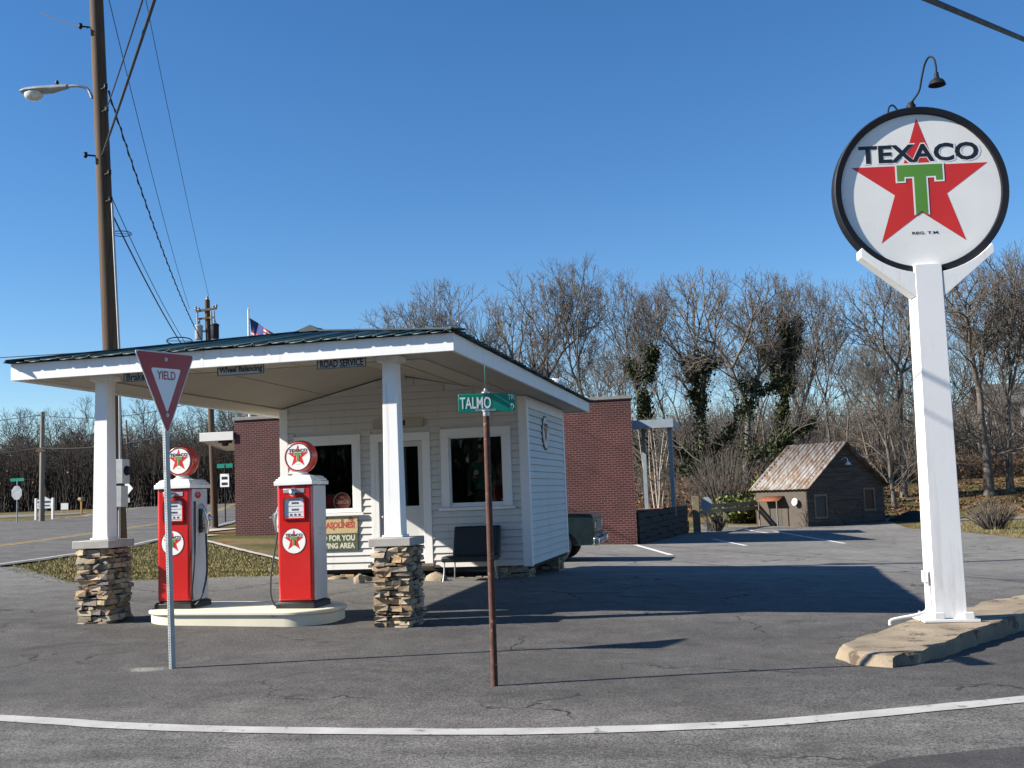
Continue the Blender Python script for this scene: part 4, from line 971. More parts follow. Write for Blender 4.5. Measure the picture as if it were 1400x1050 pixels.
mb = MB(); mb.box(-.003, .003, -.30, .30, 2.462, 2.62); b2 = mb.build('blade', 'street_green', N_, bevel=.002); b2['label'] = 'upper blade seen edge on'
N_.location = (-2.12, 8.68, g); N_.rotation_euler = (0, radians(.25), radians(13.7))

# ------------------------------------------------------------------ utility poles, lamps, cables
def pole(name, x, y, top, r0, r1, label, m='pole_wood', lean=(0, 0), cat='utility pole'):
    t = thing(name, label, cat, (x, y, hz(x, y)), group='wooden utility poles')
    g = hz(x, y); mb = MB(); n = 9
    mb.tube([(x+lean[0]*(i/n), y+lean[1]*(i/n), g-.2+(top-g+.2)*i/n) for i in range(n+1)], [r0+(r1-r0)*i/n for i in range(n+1)], 16); mb.build('pole_shaft', m, t); return t
MP = (-12.91, 20.2)
pm = pole('utility_pole', *MP, 14.4, .178, .145, 'tall brown wooden pole behind the left canopy post with meter boxes', lean=(-.66, 0))
def mpx(z): return MP[0]-.66*(z-.3)/14.1
for zz, s in ((12.2, -1), (8.81, 1), (8.21, 1), (10.74, 1), (10.23, 1), (9.26, -1)):
    mb = MB(); mb.tube([(mpx(zz)+s*.11, 20.08, zz), (mpx(zz)+s*.30, 19.98, zz+.01)], .02, 8); mb.lathe([(.022, -.06), (.045, -.02), (.035, .02), (.045, .06), (0, .08)], (mpx(zz)+s*.28, 19.98, zz), n=10); mb.build('cable_bracket', 'black_iron', pm)
mb = MB(); mb.box(-12.93, -12.56, 19.74, 20.0, 2.10, 2.61); bx = mb.build('meter_box', 'meter_grey', pm, bevel=.012)
mb = MB(); mb.lathe([(.10, 0), (.10, .024), (.085, .06), (.07, .085), (0, .09)], (-12.56, 19.87, 2.37), (0, 1, 0), (0, 0, 1), (1, 0, 0), 20); mb.build('meter_dial', 'black_iron', bx)
mb = MB(); mb.box(-12.92, -12.60, 19.76, 20.0, 1.62, 2.06); mb.build('meter_box', 'meter_grey', pm, bevel=.012)
mb = MB(); mb.tube([(-12.78, 19.99, 2.61), (-12.80, 19.99, 5), (-12.98, 20.0, 8.2)], .025, 8); mb.tube([(-12.80, 19.99, .2), (-12.80, 19.99, 1.62)], .025, 8); mb.build('conduit', 'meter_grey', pm)
mb = MB(); mb.lathe([(.09, 0), (.09, .004), (0, .004)], (-13.05, 20.018, 2.94), (1, 0, 0), (0, 0, 1), (0, -1, 0), 24); pp = mb.build('number_disc', 'blue_plate', pm)
mb = MB(); text(mb, "3", (-13.05, 20.011, 2.94), (1, 0, 0), (0, 0, 1), .07, .11, .02); mb.build('lettering', 'reflective_white', pp, sharp=0)
# street lamp on the pole
lz = 10.86
sl_ = thing('street_lamp', 'grey cobra head street lamp on a short arm of the tall pole', 'street lamp', (mpx(10.7), 20.2, 10.7))
mb = MB(); mb.tube(curve([(mpx(10.6)-.14, 20.1, 10.58), (mpx(10.6)-.24, 20.08, 10.79), (-13.82, 20.02, lz), (-14.08, 19.98, lz+.01)], 6), .033, 12); mb.build('arm', 'dull_metal', sl_)
mb = MB(); lx = -14.06
prof = [(0, .055, .055, 0), (.12, .072, .066, 0), (.35, .12, .09, -.01), (.62, .18, .10, -.015), (.85, .186, .09, -.01), (.97, .13, .06, -.005), (1.02, .024, .014, 0)]
rings = []
for u, wy, hz_, dz in prof:
    rings.append([(lx-u*1.14, 19.98+wy*cos(a), lz+dz+(hz_ if sin(a) > 0 else hz_*(1.0 if u < .4 else .45))*sin(a)) for a in [i*pi/8 for i in range(16)]])
for a, b in zip(rings, rings[1:]): mb.add(a+b, [(i, (i+1) % 16, 16+(i+1) % 16, 16+i) for i in range(16)])
mb.face(rings[0]); mb.face(rings[-1][::-1]); mb.build('lamp_head', 'lamp_grey', sl_)
mb = MB(); mb.lathe([(.0, -.175), (.07, -.17), (.13, -.14), (.17, -.085), (.175, -.01)], (lx-.84, 19.98, lz-.035), (1.25, 0, 0), (0, .95, 0), n=24); mb.build('lens', 'lamp_glass', sl_)
mb = MB(); mb.lathe([(.036, 0), (.042, .05), (.024, .085), (0, .085)], (lx-.26, 19.98, lz+.085), n=14); mb.build('photocell', 'black_iron', sl_)
# second pole with transformers
q = (-24.26, 45.64); gq = hz(*q)
p2 = pole('utility_pole', *q, 11.3, .16, .12, 'farther brown pole with two transformers rising above the canopy roof', lean=(-.3, 0))
mb = MB(); xx = q[0]-.27
mb.obox((xx, q[1]-.15, 10.80), (.56, -.07, .02), (0, .05, 0), (0, 0, .05)); mb.obox((xx, q[1]-.15, 10.40), (.46, -.06, 0), (0, .04, 0), (0, 0, .04)); mb.build('crossarm', 'pole_wood', p2)
mb = MB()
for dx, zz in ((-.54, 10.92), (-.38, 10.86), (.52, 10.94), (.38, 10.9)): mb.lathe([(.03, -.08), (.07, -.05), (.05, -.01), (.07, .03), (.03, .09), (0, .1)], (xx+dx, q[1]-.15, zz), n=12)
mb.lathe([(.02, 0), (.08, .03), (.06, .08), (.08, .12), (.03, .2), (0, .2)], (xx-.02, q[1], 11.3), n=12)
for dx in (-.42, .30, .44): mb.tube([(xx+dx, q[1]-.2, 10.05), (xx+dx-.02, q[1]-.2, 10.7)], .045, 10)
mb.build('insulator', 'lamp_grey', p2)
for s, mm, lab in ((-1, 'meter_grey', 'pale grey transformer can'), (1, 'black_iron', 'dark transformer can')):
    mb = MB(); mb.lathe([(.17, 9.4), (.18, 9.42), (.18, 10.0), (.2, 10.01), (.2, 10.06), (.1, 10.13), (0, 10.15)], (xx+s*.42, q[1]-.1, 0), n=24); mb.tube([(xx+s*.40, q[1]-.1, 10.18), (xx+s*.38, q[1]-.1, 10.45)], [.06, .03], 8); mb.tube([(xx+s*.1, q[1], 9.8), (xx+s*.4, q[1]-.1, 9.8)], .05, 8)
    c = mb.build('transformer', mm, p2); c['label'] = lab
p3 = pole('utility_pole', -41.5, 56.7, 7.6, .17, .12, 'grey weathered pole far left beyond the road, beside the white board', 'pole_grey')
mb = MB(); mb.obox((-41.5, 56.6, 5.3), (.35, 0, 0), (0, .05, 0), (0, 0, .12)); mb.build('crossarm', 'pole_wood', p3)
p4 = pole('utility_pole', -60.2, 96, 10.4, .16, .10, 'thin pale pole in front of the woods by the diamond sign', 'pole_grey', lean=(-.5, 0))
mb = MB(); mb.obox((-60.6, 95.9, 8.9), (.5, 0, 0), (0, .06, 0), (0, 0, .06)); mb.build('crossarm', 'pole_wood', p4)
CG = 'black overhead cables'
def cable(a, b, sag, r_, label, twist=False):
    a = Vector(a); b = Vector(b); n = 26
    P = [a+(b-a)*i/n-Vector((0, 0, 4*sag*(i/n)*(1-i/n))) for i in range(n+1)]
    mb = MB(); mb.tube(P, r_, 6)
    if twist:
        P2 = []
        for i in range(n*8+1):
            u = i/(n*8); p = a+(b-a)*u-Vector((0, 0, 4*sag*u*(1-u))); ph = u*(b-a).length*2*pi/.9; P2.append(p+Vector((cos(ph)*r_*1.6, 0, sin(ph)*r_*1.6)))
        mb.tube(P2, r_*.8, 5)
    return tag(mb.build('overhead_cable', 'cable', None), label, 'cable', CG)
cable((-13.28, 20.1, 9.26), (2.02, -.58, 5.99), .12, .022, 'thick black cable slanting up over the forecourt from the tall pole, lowest there')
cable((-13.2, 20.1, 10.23), (1.57, -.7, 4.57), .12, .012, 'thinner black cable just left of the thick slanting one at the frame top')
cable((-13.65, 20.1, 12.2), (-17.6, 23.8, 14.8), .05, .012, 'short thin cable leaving the tall pole up to the left')
cable((-13.2, 20.2, 12.9), (-25.4, 45.5, 10.9), .35, .010, 'thin cable from the tall pole to the left end of the far crossarm')
cable((-12.5, 20.2, 13.8), (-24.4, 45.5, 11.45), .25, .009, 'thinnest cable, the one ending on top of the far pole')
cable((-13.2, 20.2, 10.74), (-24.7, 45.4, 9.3), .5, .016, 'twisted cable from the tall pole down to the pale transformer', True)
l7 = [(-13.2, 20.1, 8.25), (-24.2, 45.5, 7.2), .5]
cable(*l7, .018, 'low black cable carrying two loop brackets behind the tall pole')
cable((-13.28, 20.1, 8.8), (-24.2, 45.5, 7.6), .65, .010, 'thin strand just above the cable with the loop brackets')
cable((-41.5, 56.6, 7.4), (-95, 50, 7.0), 1.0, .02, 'top cable running left from the grey weathered pole'); cable((-41.5, 56.6, 5.4), (-95, 50, 4.6), 1.0, .03, 'lower cable running left from the grey weathered pole')
cable((-41.5, 56.6, 7.4), (-24.4, 45.6, 6.6), .5, .02, 'upper cable between the grey weathered pole and the transformer pole')
cable((-41.5, 56.6, 5.4), (-24.4, 45.6, 5.4), .4, .025, 'lower cable between the grey weathered pole and the transformer pole')
cable((-90, 52, 13.5), (-24.5, 45.6, 9.2), .9, .022, 'long cable low in the sky at far left reaching the transformer pole')
cable((1.28, 10, 6.36), (9.3, 26, 10.25), 0, .034, 'thick black cable crossing the top right corner')
def on7(t_): a, b = Vector(l7[0]), Vector(l7[1]); return a+(b-a)*t_-Vector((0, 0, 4*l7[2]*t_*(1-t_)))
for t_, sz, lab in ((.075, .22, 'black loop bracket on the low cable, nearer the tall pole'), (.50, .42, 'black loop bracket on the low cable, just above the canopy roof')):
    c = on7(t_); mb = MB(); d = (Vector(l7[1])-Vector(l7[0])).normalized(); s = Vector((.85, .5, .0)).normalized(); u = Vector((0, 0, 1))*.62+d*.3
    ring = [c+s*(sz*cos(a))+u*(sz*.55*sin(a)) for a in [i*2*pi/24 for i in range(25)]]
    mb.tube(ring, .02*sz/.4, 6, cap=False); mb.tube([c-s*sz, c+s*sz], .012*sz/.4, 6); tag(mb.build('cable_loop', 'cable', None), lab, 'cable bracket', 'cable storage loops')

# ------------------------------------------------------------------ brick building behind
BX0, BX1, BY0, BY1, BT = -19.6, -3.94, 38.5, 47.2, 4.86
B = thing('brick_building', 'flat roofed dark red brick building behind the station', 'building', (-11.8, 38.5, -.2))
mb = MB(); SLN = 1.25; mb.prism([(BX0, BY0, -1.2), (BX1, BY0, -1.2), (BX1-SLN, BY1, -1.2), (BX0, BY1, -1.2)], (0, 0, BT+1.2)); mb.build('wall', 'brick', B, sharp=0)
mb = MB(); c = .06
mb.box(BX0-c, BX1+c, BY0-c, BY0+.25, BT, BT+.12); mb.box(BX0-c, BX0+.25, BY0+.25, BY1+c, BT, BT+.12); mb.prism([(BX1-.27, BY0+.251, BT), (BX1+c-.03, BY0+.251, BT), (BX1+c-SLN, BY1+c, BT), (BX1-.27-SLN, BY1+c, BT)], (0, 0, .12)); mb.box(BX0+.25, BX1-.28-SLN, BY1-.25, BY1+c, BT, BT+.12)
mb.build('coping', 'brick_coping', B, bevel=.01)
mb = MB(); mb.box(BX0+.25, BX1-.3-SLN, BY0+.25, BY1-.25, BT+.0, BT+.03); mb.build('roof', 'roof_grey', B, sharp=0)
mb = MB(); mb.prism([(BX0-1.4, BY0-.06, 4.12), (BX0-.002, BY0-.06, 4.12), (BX0-.002, BY0+8, 4.12), (BX0-4.4, BY0+8, 4.12)], (0, 0, .05)); mb.prism([(BX0-1.45, BY0-.1, 4.10), (BX0-.002, BY0-.1, 4.10), (BX0-.002, BY0-.06, 4.10), (BX0-1.45, BY0-.06, 4.10)], (0, 0, .34)); mb.prism([(BX0-1.46, BY0-.059, 4.10), (BX0-1.405, BY0-.059, 4.10), (BX0-4.41, BY0+8, 4.10), (BX0-4.47, BY0+8, 4.10)], (0, 0, .34)); mb.prism([(BX0-1.4, BY0-.05, 4.39), (BX0-.002, BY0-.05, 4.39), (BX0-.002, BY0+8, 4.39), (BX0-4.4, BY0+8, 4.39)], (0, 0, .04))
aw = mb.build('awning', 'siding_paint', B, bevel=.008)
mb = MB(); mb.box(BX0-.75, BX0-.35, BY0+.1, BY0+.5, 4.02, 4.118); mb.lathe([(.14, 4.02), (.13, 3.94), (.08, 3.9), (0, 3.89)], (BX0-.55, BY0+.3, 0), n=16); mb.build('soffit_lamp', 'rust', aw)
# raised dock of dark timbers and steel roofed lean-to
D = thing('timber_dock', 'raised bank walled with dark stacked timbers right of the brick building', 'retaining wall', (-4, 44, -.4))
dk = [(-3.92, 38.62), (-2.85, 52), (-10, 52), (-10, 47.3), (-3.92, 47.3)]
mb = MB(); r = random.Random(4)
A = Vector((-3.90, 38.75)); Bv = Vector((-2.85, 52))
dv = (Bv-A).normalized(); nv = Vector((dv.y, -dv.x))
for k in range(6):
    z0 = -.75+k*.245; p = -.3-r.uniform(0, 1)
    while p < 13.3:
        e = min(p+r.uniform(2.2, 3.4), 13.3); a_ = A+dv*max(0, p); b_ = A+dv*e; m_ = (a_+b_)/2; o_ = r.uniform(-.02, .03)
        mb.obox((m_.x+nv.x*(o_-.1), m_.y+nv.y*(o_-.1), z0+.12), (dv.x*((b_-a_).length/2-.008), dv.y*((b_-a_).length/2-.008), -.018*1), (nv.x*.12, nv.y*.12, 0), (0, 0, .117)); p = e
mb.build('timber', 'timber_dark', D, bevel=.015)
mb = MB(); mb.prism([(x, y, -1) for x, y in ((-4.1, 38.8), (-3.05, 51.8), (-10, 51.8), (-10, 47.4), (-5.1, 47.4))], (0, 0, 1.62)); mb.build('fill', 'mulch', D, sharp=0)
L = thing('steel_canopy', 'flat grey steel canopy on two slim posts above the timber bank', 'canopy', (-4, 49, .6))
mb = MB(); mb.box(-6.4, -3.07, 47.3, 51.2, 4.40, 4.46); mb.box(-6.4, -3.0, 47.22, 47.3, 4.22, 4.60); mb.box(-3.07, -3.0, 47.3, 51.2, 4.22, 4.60); mb.build('roof', 'painted_steel', L, bevel=.01)
for x, y in ((-3.22, 48.0), (-4.62, 50.3)):
    mb = MB(); mb.box(x-.09, x+.09, y-.09, y+.09, .3, 4.40); mb.build('post', 'painted_steel', L, bevel=.01)
# fence with round end post plate
Fn = thing('rail_fence', 'low weathered wooden rail fence between the timber bank and the shed', 'fence', (-1, 57, -.6))
fx = [(-2.45, 52.3), (-1.2, 57.2), (.7, 60.6)]
for i, (x, y) in enumerate(fx):
    mb = MB(); g = hz(x, y); w = .17 if i == 0 else .1; mb.box(x-w, x+w, y-w, y+w, g-.2, g+(1.75 if i == 0 else 1.35)); mb.build('post', 'fence_wood', Fn, bevel=.015)
for (a, b) in ((fx[0], fx[1]), (fx[1], fx[2])):
    for zz in (.95, 1.22):
        A = Vector((*a, hz(*a)+zz)); Bq = Vector((*b, hz(*b)+zz)); d = (Bq-A)/2; n_ = Vector((d.y, -d.x, 0)).normalized()
        mb = MB(); mb.obox((A+Bq)/2, d*.985, n_*.03, (0, 0, .10)); mb.build('rail', 'fence_wood', Fn, bevel=.008)
mb = MB(); mb.lathe([(.27, 0), (.27, .05), (0, .06)], (-1.95, 52.5, hz(-2, 52.5)+1.38), (1, 0, 0), (0, 0, 1.25), (0, -1, 0), 28); mb.tube([(-1.95, 52.52, hz(-2, 52.5)-.1), (-1.95, 52.52, hz(-2, 52.5)+1.1)], .03, 8)
tag(mb.build('round_disc', 'painted_steel', None), 'dull grey round disc on a stake beside the thick fence post', 'marker')
# parked car, nose out past the rear of the station
CA = thing('parked_car', 'dark green old sedan parked behind the station, nose showing past the corner', 'car', local=True)
pf = [(-2.35, .34), (-2.45, .55), (-2.42, .92), (-2.2, .98), (-1.25, 1.0), (1.0, 1.04), (2.0, 1.02), (2.34, 1.0), (2.40, .96), (2.43, .60), (2.38, .34)]
def side(xs_, z_): return [(x, z) for x, z in zip(xs_, z_)]
mb = MB(); st = []
for yy, k in ((-.88, .93), (-.93, 1.0), (.93, 1.0), (.88, .93)):
    st.append([(x, yy, .62+(z-.62)*k) for x, z in pf])
n = len(pf)
for a, b in zip(st, st[1:]): mb.add(a+b, [(i, (i+1) % n, n+(i+1) % n, n+i) for i in range(n)])
mb.face(st[0]); mb.face(st[-1][::-1]); bd = mb.build('body', 'car_green', CA, bevel=.03, seg=3)
mb = MB(); V = [(-1.35, -.86, 1.0), (.95, -.86, 1.03), (.95, .86, 1.03), (-1.35, .86, 1.0), (-.95, -.66, 1.44), (.25, -.66, 1.45), (.25, .66, 1.45), (-.95, .66, 1.44)]
mb.add(V, [(4, 5, 6, 7), (0, 1, 5, 4), (1, 2, 6, 5), (2, 3, 7, 6), (3, 0, 4, 7)]); cb = mb.build('cabin', 'car_green', CA, bevel=.03)
mb = MB()
for s in (-1, 1):
    for x0, x1, t0, t1 in ((-1.15, -.22, -.86, -.24), (-.14, .78, -.14, .16)): mb.face([(x0, s*.872, 1.06), (x1, s*.872, 1.06), (t1, s*.70, 1.40), (t0, s*.70, 1.40)])
mb.face([(.925, -.72, 1.08), (.925, .72, 1.08), (.32, .58, 1.42), (.32, -.58, 1.42)]); mb.face([(-1.34, -.72, 1.06), (-1.34, .72, 1.06), (-1.0, .58, 1.41), (-1.0, -.58, 1.41)])
mb.build('window', 'black_base', cb, sharp=0)
for x in (-1.45, 1.5):
    for s in (-1, 1):
        mb = MB(); mb.lathe([(.20, -.10), (.31, -.10), (.335, -.07), (.335, .07), (.31, .10), (.20, .10)], (x, s*.84, .335), (1, 0, 0), (0, 0, 1), (0, 1, 0), 28); w_ = mb.build('wheel', 'tyre', CA)
        mb = MB(); mb.lathe([(.205, -.08), (.205, .08)], (x, s*.84, .335), (1, 0, 0), (0, 0, 1), (0, 1, 0), 24); mb.build('rim', 'chrome', w_)
        mb = MB(); mb.lathe([(.385, 0), (.385, .012), (.35, .012)], (x, s*.926, .36), (1, 0, 0), (0, 0, 1), (0, s, 0), 28); mb.build('wheel_arch', 'black_base', bd)
for x, s in ((2.50, 1), (-2.52, -1)):
    mb = MB(); mb.box(x-.06, x+.03, -.95, .95, .36, .47); mb.box(x-.10*(s > 0)-.0, x+.04, -.98, -.90, .33, .50); mb.box(x-.10*(s > 0), x+.04, .90, .98, .33, .50); mb.build('bumper', 'chrome', CA, bevel=.02)
for s in (-1, 1):
    mb = MB(); mb.lathe([(.08, 0), (.08, .01), (.05, .02), (0, .024)], (2.42, s*.70, .76), (0, 1, 0), (0, 0, 1), (1, 0, 0), 20); mb.build('headlight', 'lamp_glass', CA)
mb = MB()
for k in range(7): mb.box(2.40, 2.44, -.5, .5, .64+k*.035, .655+k*.035)
mb.build('grille', 'dull_metal', CA)
CA.scale = (1.12, 1.12, 1.2)
place(CA, (-6.62, 28.2, hz(-5, 28)+.03), radians(1.5))

# ------------------------------------------------------------------ old wooden shed
SH = thing('wooden_shed', 'small dark board shed with a rusty tin gable roof at the lot edge', 'shed', local=True)
Wd, Dp, EH, PH = 6.2, 3.6, 2.12, 4.42
mb = MB(); r = random.Random(2)
def gable_boards(y, nrm, openings):
    z = 0
    while z < PH-.05:
        zt = min(z+.15, PH); xm = Wd*.0; a, b = 0., Wd
        if z > EH: k = (z-EH)/(PH-EH)*Wd/2; a, b = k, Wd-k
        seg = [(a, b)]
        for x0, x1, z0, z1 in openings:
            if zt > z0+.03 and z < z1-.03:
                seg = [q_ for s0, s1 in seg for q_ in ((s0, min(s1, x0)), (max(s0, x1), s1)) if q_[1]-q_[0] > .04]
        for s0, s1 in seg:
            j = r.uniform(-.004, .006); mb.add([(s0, y+nrm*.002, z), (s0, y+nrm*(.055+j), z+.003), (s0, y+nrm*.008, zt+.005), (s1, y+nrm*.002, z), (s1, y+nrm*(.055+j), z+.003), (s1, y+nrm*.008, zt+.005)], [(0, 1, 2), (5, 4, 3), (0, 3, 4, 1), (1, 4, 5, 2), (2, 5, 3, 0)])
        z = zt
OP = [(.62, 1.42, .55, 1.62), (1.62, 4.3, 0, 1.35), (4.55, 5.3, .8, 1.85)]
gable_boards(0, -1, OP); gable_boards(Dp, 1, [])
z = 0
while z < EH: board((Wd, 0, 0), (Wd, Dp, 0), (1, 0, 0), z, min(z+.15, EH)); z += .15
for yy in (.03, Dp-.06): mb.prism([(.02, yy, 0), (Wd-.02, yy, 0), (Wd-.02, yy, EH), (Wd/2, yy, PH-.03), (.02, yy, EH)], (0, .03, 0))
mb.build('wall', 'barn_wood', SH, sharp=20)
mb = MB(); mb.box(0, .14, .02, Dp-.02, -.2, EH-.02); mb.build('block_wall', 'cinder_block', SH, sharp=0)
mb = MB(); ov = .35; nrib = 15
for s in (-1, 1):
    P = []
    L_ = Dp+2*ov
    for i in range(nrib*4+1):
        y = -ov+L_*i/(nrib*4); h_ = .03 if i % 4 in (1, 2) else 0
        A = (Wd/2+s*(Wd/2+.2), y, EH-(PH-EH)*.2/(Wd/2)+h_+.05); T = (Wd/2, y, PH+h_+.05); P.append((A, T))
    for a, b in zip(P, P[1:]): mb.add([a[0], b[0], b[1], a[1]], [(0, 1, 2, 3)])
mb.build('roof', 'rusty_tin', SH, sharp=20, solid=.02)
for x0, x1, z0, z1 in OP[::2]:
    mb = MB(); mb.box(x0-.09, x0, -.07, .03, z0-.1, z1+.1); mb.box(x1, x1+.09, -.07, .03, z0-.1, z1+.1); mb.box(x0, x1, -.07, .03, z1, z1+.1); mb.box(x0, x1, -.07, .03, z0-.1, z0); mb.build('window_frame', 'fence_wood', SH)
mb = MB()
mb.box(.62, 1.42, -.01, .0, .55, 1.62); mb.build('shutter', 'interior_dark', SH)
mb = MB(); mb.box(4.55, 5.3, -.01, .0, .8, 1.85); mb.build('shutter', 'rust', SH)
mb = MB(); n = 13
for i in range(n): x = 1.64+i*(2.64/n); mb.box(x, x+2.64/n-.012, -.03, .01, .02, 1.33)
dd = mb.build('door', 'barn_wood', SH)
mb = MB()
for x0, x1 in ((1.7, 2.95), (4.24, 2.99)):
    mb = MB(); A = Vector((x0, -.045, 1.2)); Bq = Vector((x1, -.045, .1)); d = (Bq-A)/2; mb.obox((A+Bq)/2, d, (0, .014, 0), d.cross(Vector((0, 1, 0))).normalized()*.06); mb.build('brace', 'pole_wood', dd)
mb = MB(); mb.box(1.64, 4.28, -.06, -.031, 1.22, 1.32); mb.build('ledger', 'pole_wood', dd)
mb = MB(); mb.lathe([(.03, 0), (.05, -.03), (.16, -.15), (.17, -.19), (.15, -.18), (0, -.08)], (2.9, -.45, 3.42), n=20); mb.tube(curve([(2.9, 0, 3.5), (2.9, -.25, 3.62), (2.9, -.42, 3.55), (2.9, -.45, 3.42)], 5), .02, 8); mb.build('yard_lamp', 'bone_white', SH)
mb = MB(); mb.add([(-.02, 1.5, 1.70), (-.02, 2.9, 1.70), (-.6, 2.95, 1.45), (-.6, 1.45, 1.45)], [(0, 1, 2, 3)]); mb.build('porch_roof', 'rust_orange', SH, solid=.03)
mb = MB(); mb.box(-.012, .0, 1.75, 2.45, .0, 1.40); mb.build('side_door', 'interior_dark', SH)
for y_ in (1.55, 2.85):
    mb = MB(); mb.tube([(-.56, y_, -.1), (-.56, y_, 1.45)], .04, 8); mb.build('porch_post', 'fence_wood', SH)
mb = MB(); mb.lathe([(.0, .05), (.1, .035), (.19, -.02), (.2, -.03), (.1, .0), (0, .02)], (-.24, .62, 1.38), (0, 1, 0), (.2, 0, 1), (-1, -.15, .25), 28); mb.tube([(0, .62, 1.3), (-.25, .62, 1.35)], .025, 8)
place(SH, (3.0, 57.7, -.80), atan2(4.5, 4.46))
dsh = mb.build('satellite_dish', 'bone_white', SH)

# ------------------------------------------------------------------ small things beyond the left road
def sgn(name, label, x, y, cat='sign', group=None): return thing(name, label, cat, (x, y, hz(x, y)), group)
x, y = -41.6, 54.6; g = hz(x, y); t = sgn('stop_sign', 'back of an octagonal road sign with a green street name blade on top, far left', x, y)
mb = MB(); mb.tube([(x, y, g-.2), (x, y, g+2.45)], .035, 8); mb.build('post', 'galvanized', t)
mb = MB(); mb.prism([(x+.37*cos(pi/8+k*pi/4), y-.05, g+1.75+.43*sin(pi/8+k*pi/4)) for k in range(8)], (0, .012, 0)); mb.build('panel', 'dull_metal', t)
mb = MB(); mb.box(x-.45, x+.45, y-.01, y+.01, g+2.42, g+2.6); mb.build('blade', 'street_green', t)
x, y = -44.6, 61.2; g = hz(x, y); t = sgn('notice_board', 'white framed board sign standing between two white posts far left', x, y)
for s in (-.62, .62):
    mb = MB(); mb.box(x+s-.07, x+s+.07, y-.07, y+.07, g-.1, g+1.35); mb.build('post', 'bone_white', t, bevel=.01)
mb = MB(); mb.box(x-.55, x+.55, y-.05, y+.05, g+.68, g+1.22); mb.prism([(x-.5, y-.05, g+1.221), (x+.5, y-.05, g+1.221), (x, y-.05, g+1.46)], (0, .1, 0)); mb.build('board', 'house_white', t)
mb = MB(); mb.box(x-.48, x+.48, y-.058, y-.0505, g+1.04, g+1.16); mb.box(x-.42, x+.42, y-.058, y-.0505, g+.82, g+.9); mb.build('text_band', 'mailbox_blue', t)
x, y = -52.0, 73.8; g = hz(x, y); t = sgn('yard_sign', 'plain white yard sign low in the grass far left', x, y)
mb = MB(); mb.box(x-.32, x+.32, y-.02, y+.02, g+.35, g+.85); mb.build('panel', 'house_white', t)
mb = MB(); mb.tube([(x-.25, y+.03, g-.1), (x-.25, y+.03, g+.8)], .02, 6); mb.tube([(x+.25, y+.03, g-.1), (x+.25, y+.03, g+.8)], .02, 6); mb.build('stake', 'dull_metal', t)
x, y = -49.3, 72; g = hz(x, y); t = sgn('mailbox', 'small tan mailbox on an orange tinted post far left', x, y, 'mailbox')
mb = MB(); mb.box(x-.06, x+.06, y-.06, y+.06, g-.1, g+1.0); mb.build('post', 'yellow_post', t)
mb = MB(); mb.lathe([(.13, -.26), (.14, -.25), (.14, .25), (.13, .26)], (x, y, g+1.12), (1, 0, 0), (0, 0, 1), (0, 1, 0), 16); mb.build('box', 'tin_yellow', t)
x, y = -44.5, 70.5; g = hz(x, y); t = sgn('diamond_sign', 'pale diamond road sign on a thin post beside the left road', x, y)
mb = MB(); mb.tube([(x, y, g-.2), (x, y, g+1.95)], .03, 8); mb.build('post', 'galvanized', t)
mb = MB(); mb.prism([(x, y-.04, g+1.25), (x+.5, y-.04, g+1.78), (x, y-.04, g+2.31), (x-.5, y-.04, g+1.78)], (0, .012, 0)); mb.build('panel', 'reflective_white', t)
mb = MB(); mb.box(x-.25, x+.25, y-.05, y-.04, g+.75, g+1.1); mb.build('small_plate', 'meter_grey', t)
x, y = -22.3, 40.2; g = hz(x, y); t = sgn('collection_box', 'dark blue street mail collection box behind the left pump', x, y, 'mail box')
mb = MB()
mb.prism([(x-.27, y-.3, g+.18)]+[(x-.27, y-.3+.3-.3*cos(a), g+1.05+.26*sin(a)) for a in [i*pi/10 for i in range(11)]]+[(x-.27, y+.3, g+.18)], (.54, 0, 0)); mb.build('box', 'mailbox_blue', t, bevel=.01)
for sx in (-.22, .22):
    for sy in (-.24, .24):
        mb = MB(); mb.box(x+sx-.03, x+sx+.03, y+sy-.03, y+sy+.03, g-.05, g+.18); mb.build('leg', 'mailbox_blue', t)
mb = MB(); mb.box(x-.2, x+.2, y-.32, y-.301, g+.98, g+1.12); mb.build('hatch', 'dull_metal', t)
x, y = -27.3, 52.5; g = hz(x, y); t = sgn('route_sign', 'small white road sign under a green blade left of the brick wall', x, y)
mb = MB(); mb.tube([(x, y, g-.2), (x, y, g+3.1)], .035, 8); mb.build('post', 'black_iron', t)
mb = MB(); mb.box(x-.26, x+.26, y-.05, y-.04, g+1.9, g+2.6); mb.build('panel', 'reflective_white', t)
mb = MB(); mb.box(x-.17, x+.17, y-.058, y-.0505, g+2.0, g+2.14); mb.box(x-.17, x+.17, y-.058, y-.0505, g+2.3, g+2.45); mb.build('mark', 'sign_black', t)
mb = MB(); mb.box(x-.45, x+.45, y-.01, y+.01, g+2.92, g+3.14); mb.build('blade', 'street_green', t)
# flag on a pole behind the brick building
x, y = -29.5, 60; g = hz(x, y); t = thing('flag_pole', 'white flagpole whose tip rises above the canopy roof', 'flagpole', (x, y, g))
mb = MB(); mb.tube([(x, y, g), (x-.0, y, 13.5)], [.09, .06], 12); mb.build('pole_shaft', 'bone_white', t)
mb = MB(); mb.lathe([(0, -.09), (.09, 0), (0, .09)], (x, y, 13.55), n=16); mb.build('finial', 'bone_white', t)
nu, nv = 14, 12; mb = MB(); V = []
for i in range(nu+1):
    u = i/nu
    for j in range(nv+1):
        w = j/nv; V.append((x+.08+u*2.3, y+.18*sin(u*9+w*2), 13.0-w*1.45-u*1.55+.35*u*u*w))
for i in range(nu):
    for j in range(nv):
        a = i*(nv+1)+j; mi = 2 if (i < 6 and j < 6) else (1 if j % 2 == 0 else 0); mb.add([V[a], V[a+1], V[a+nv+2], V[a+nv+1]], [(0, 1, 2, 3)], mi)
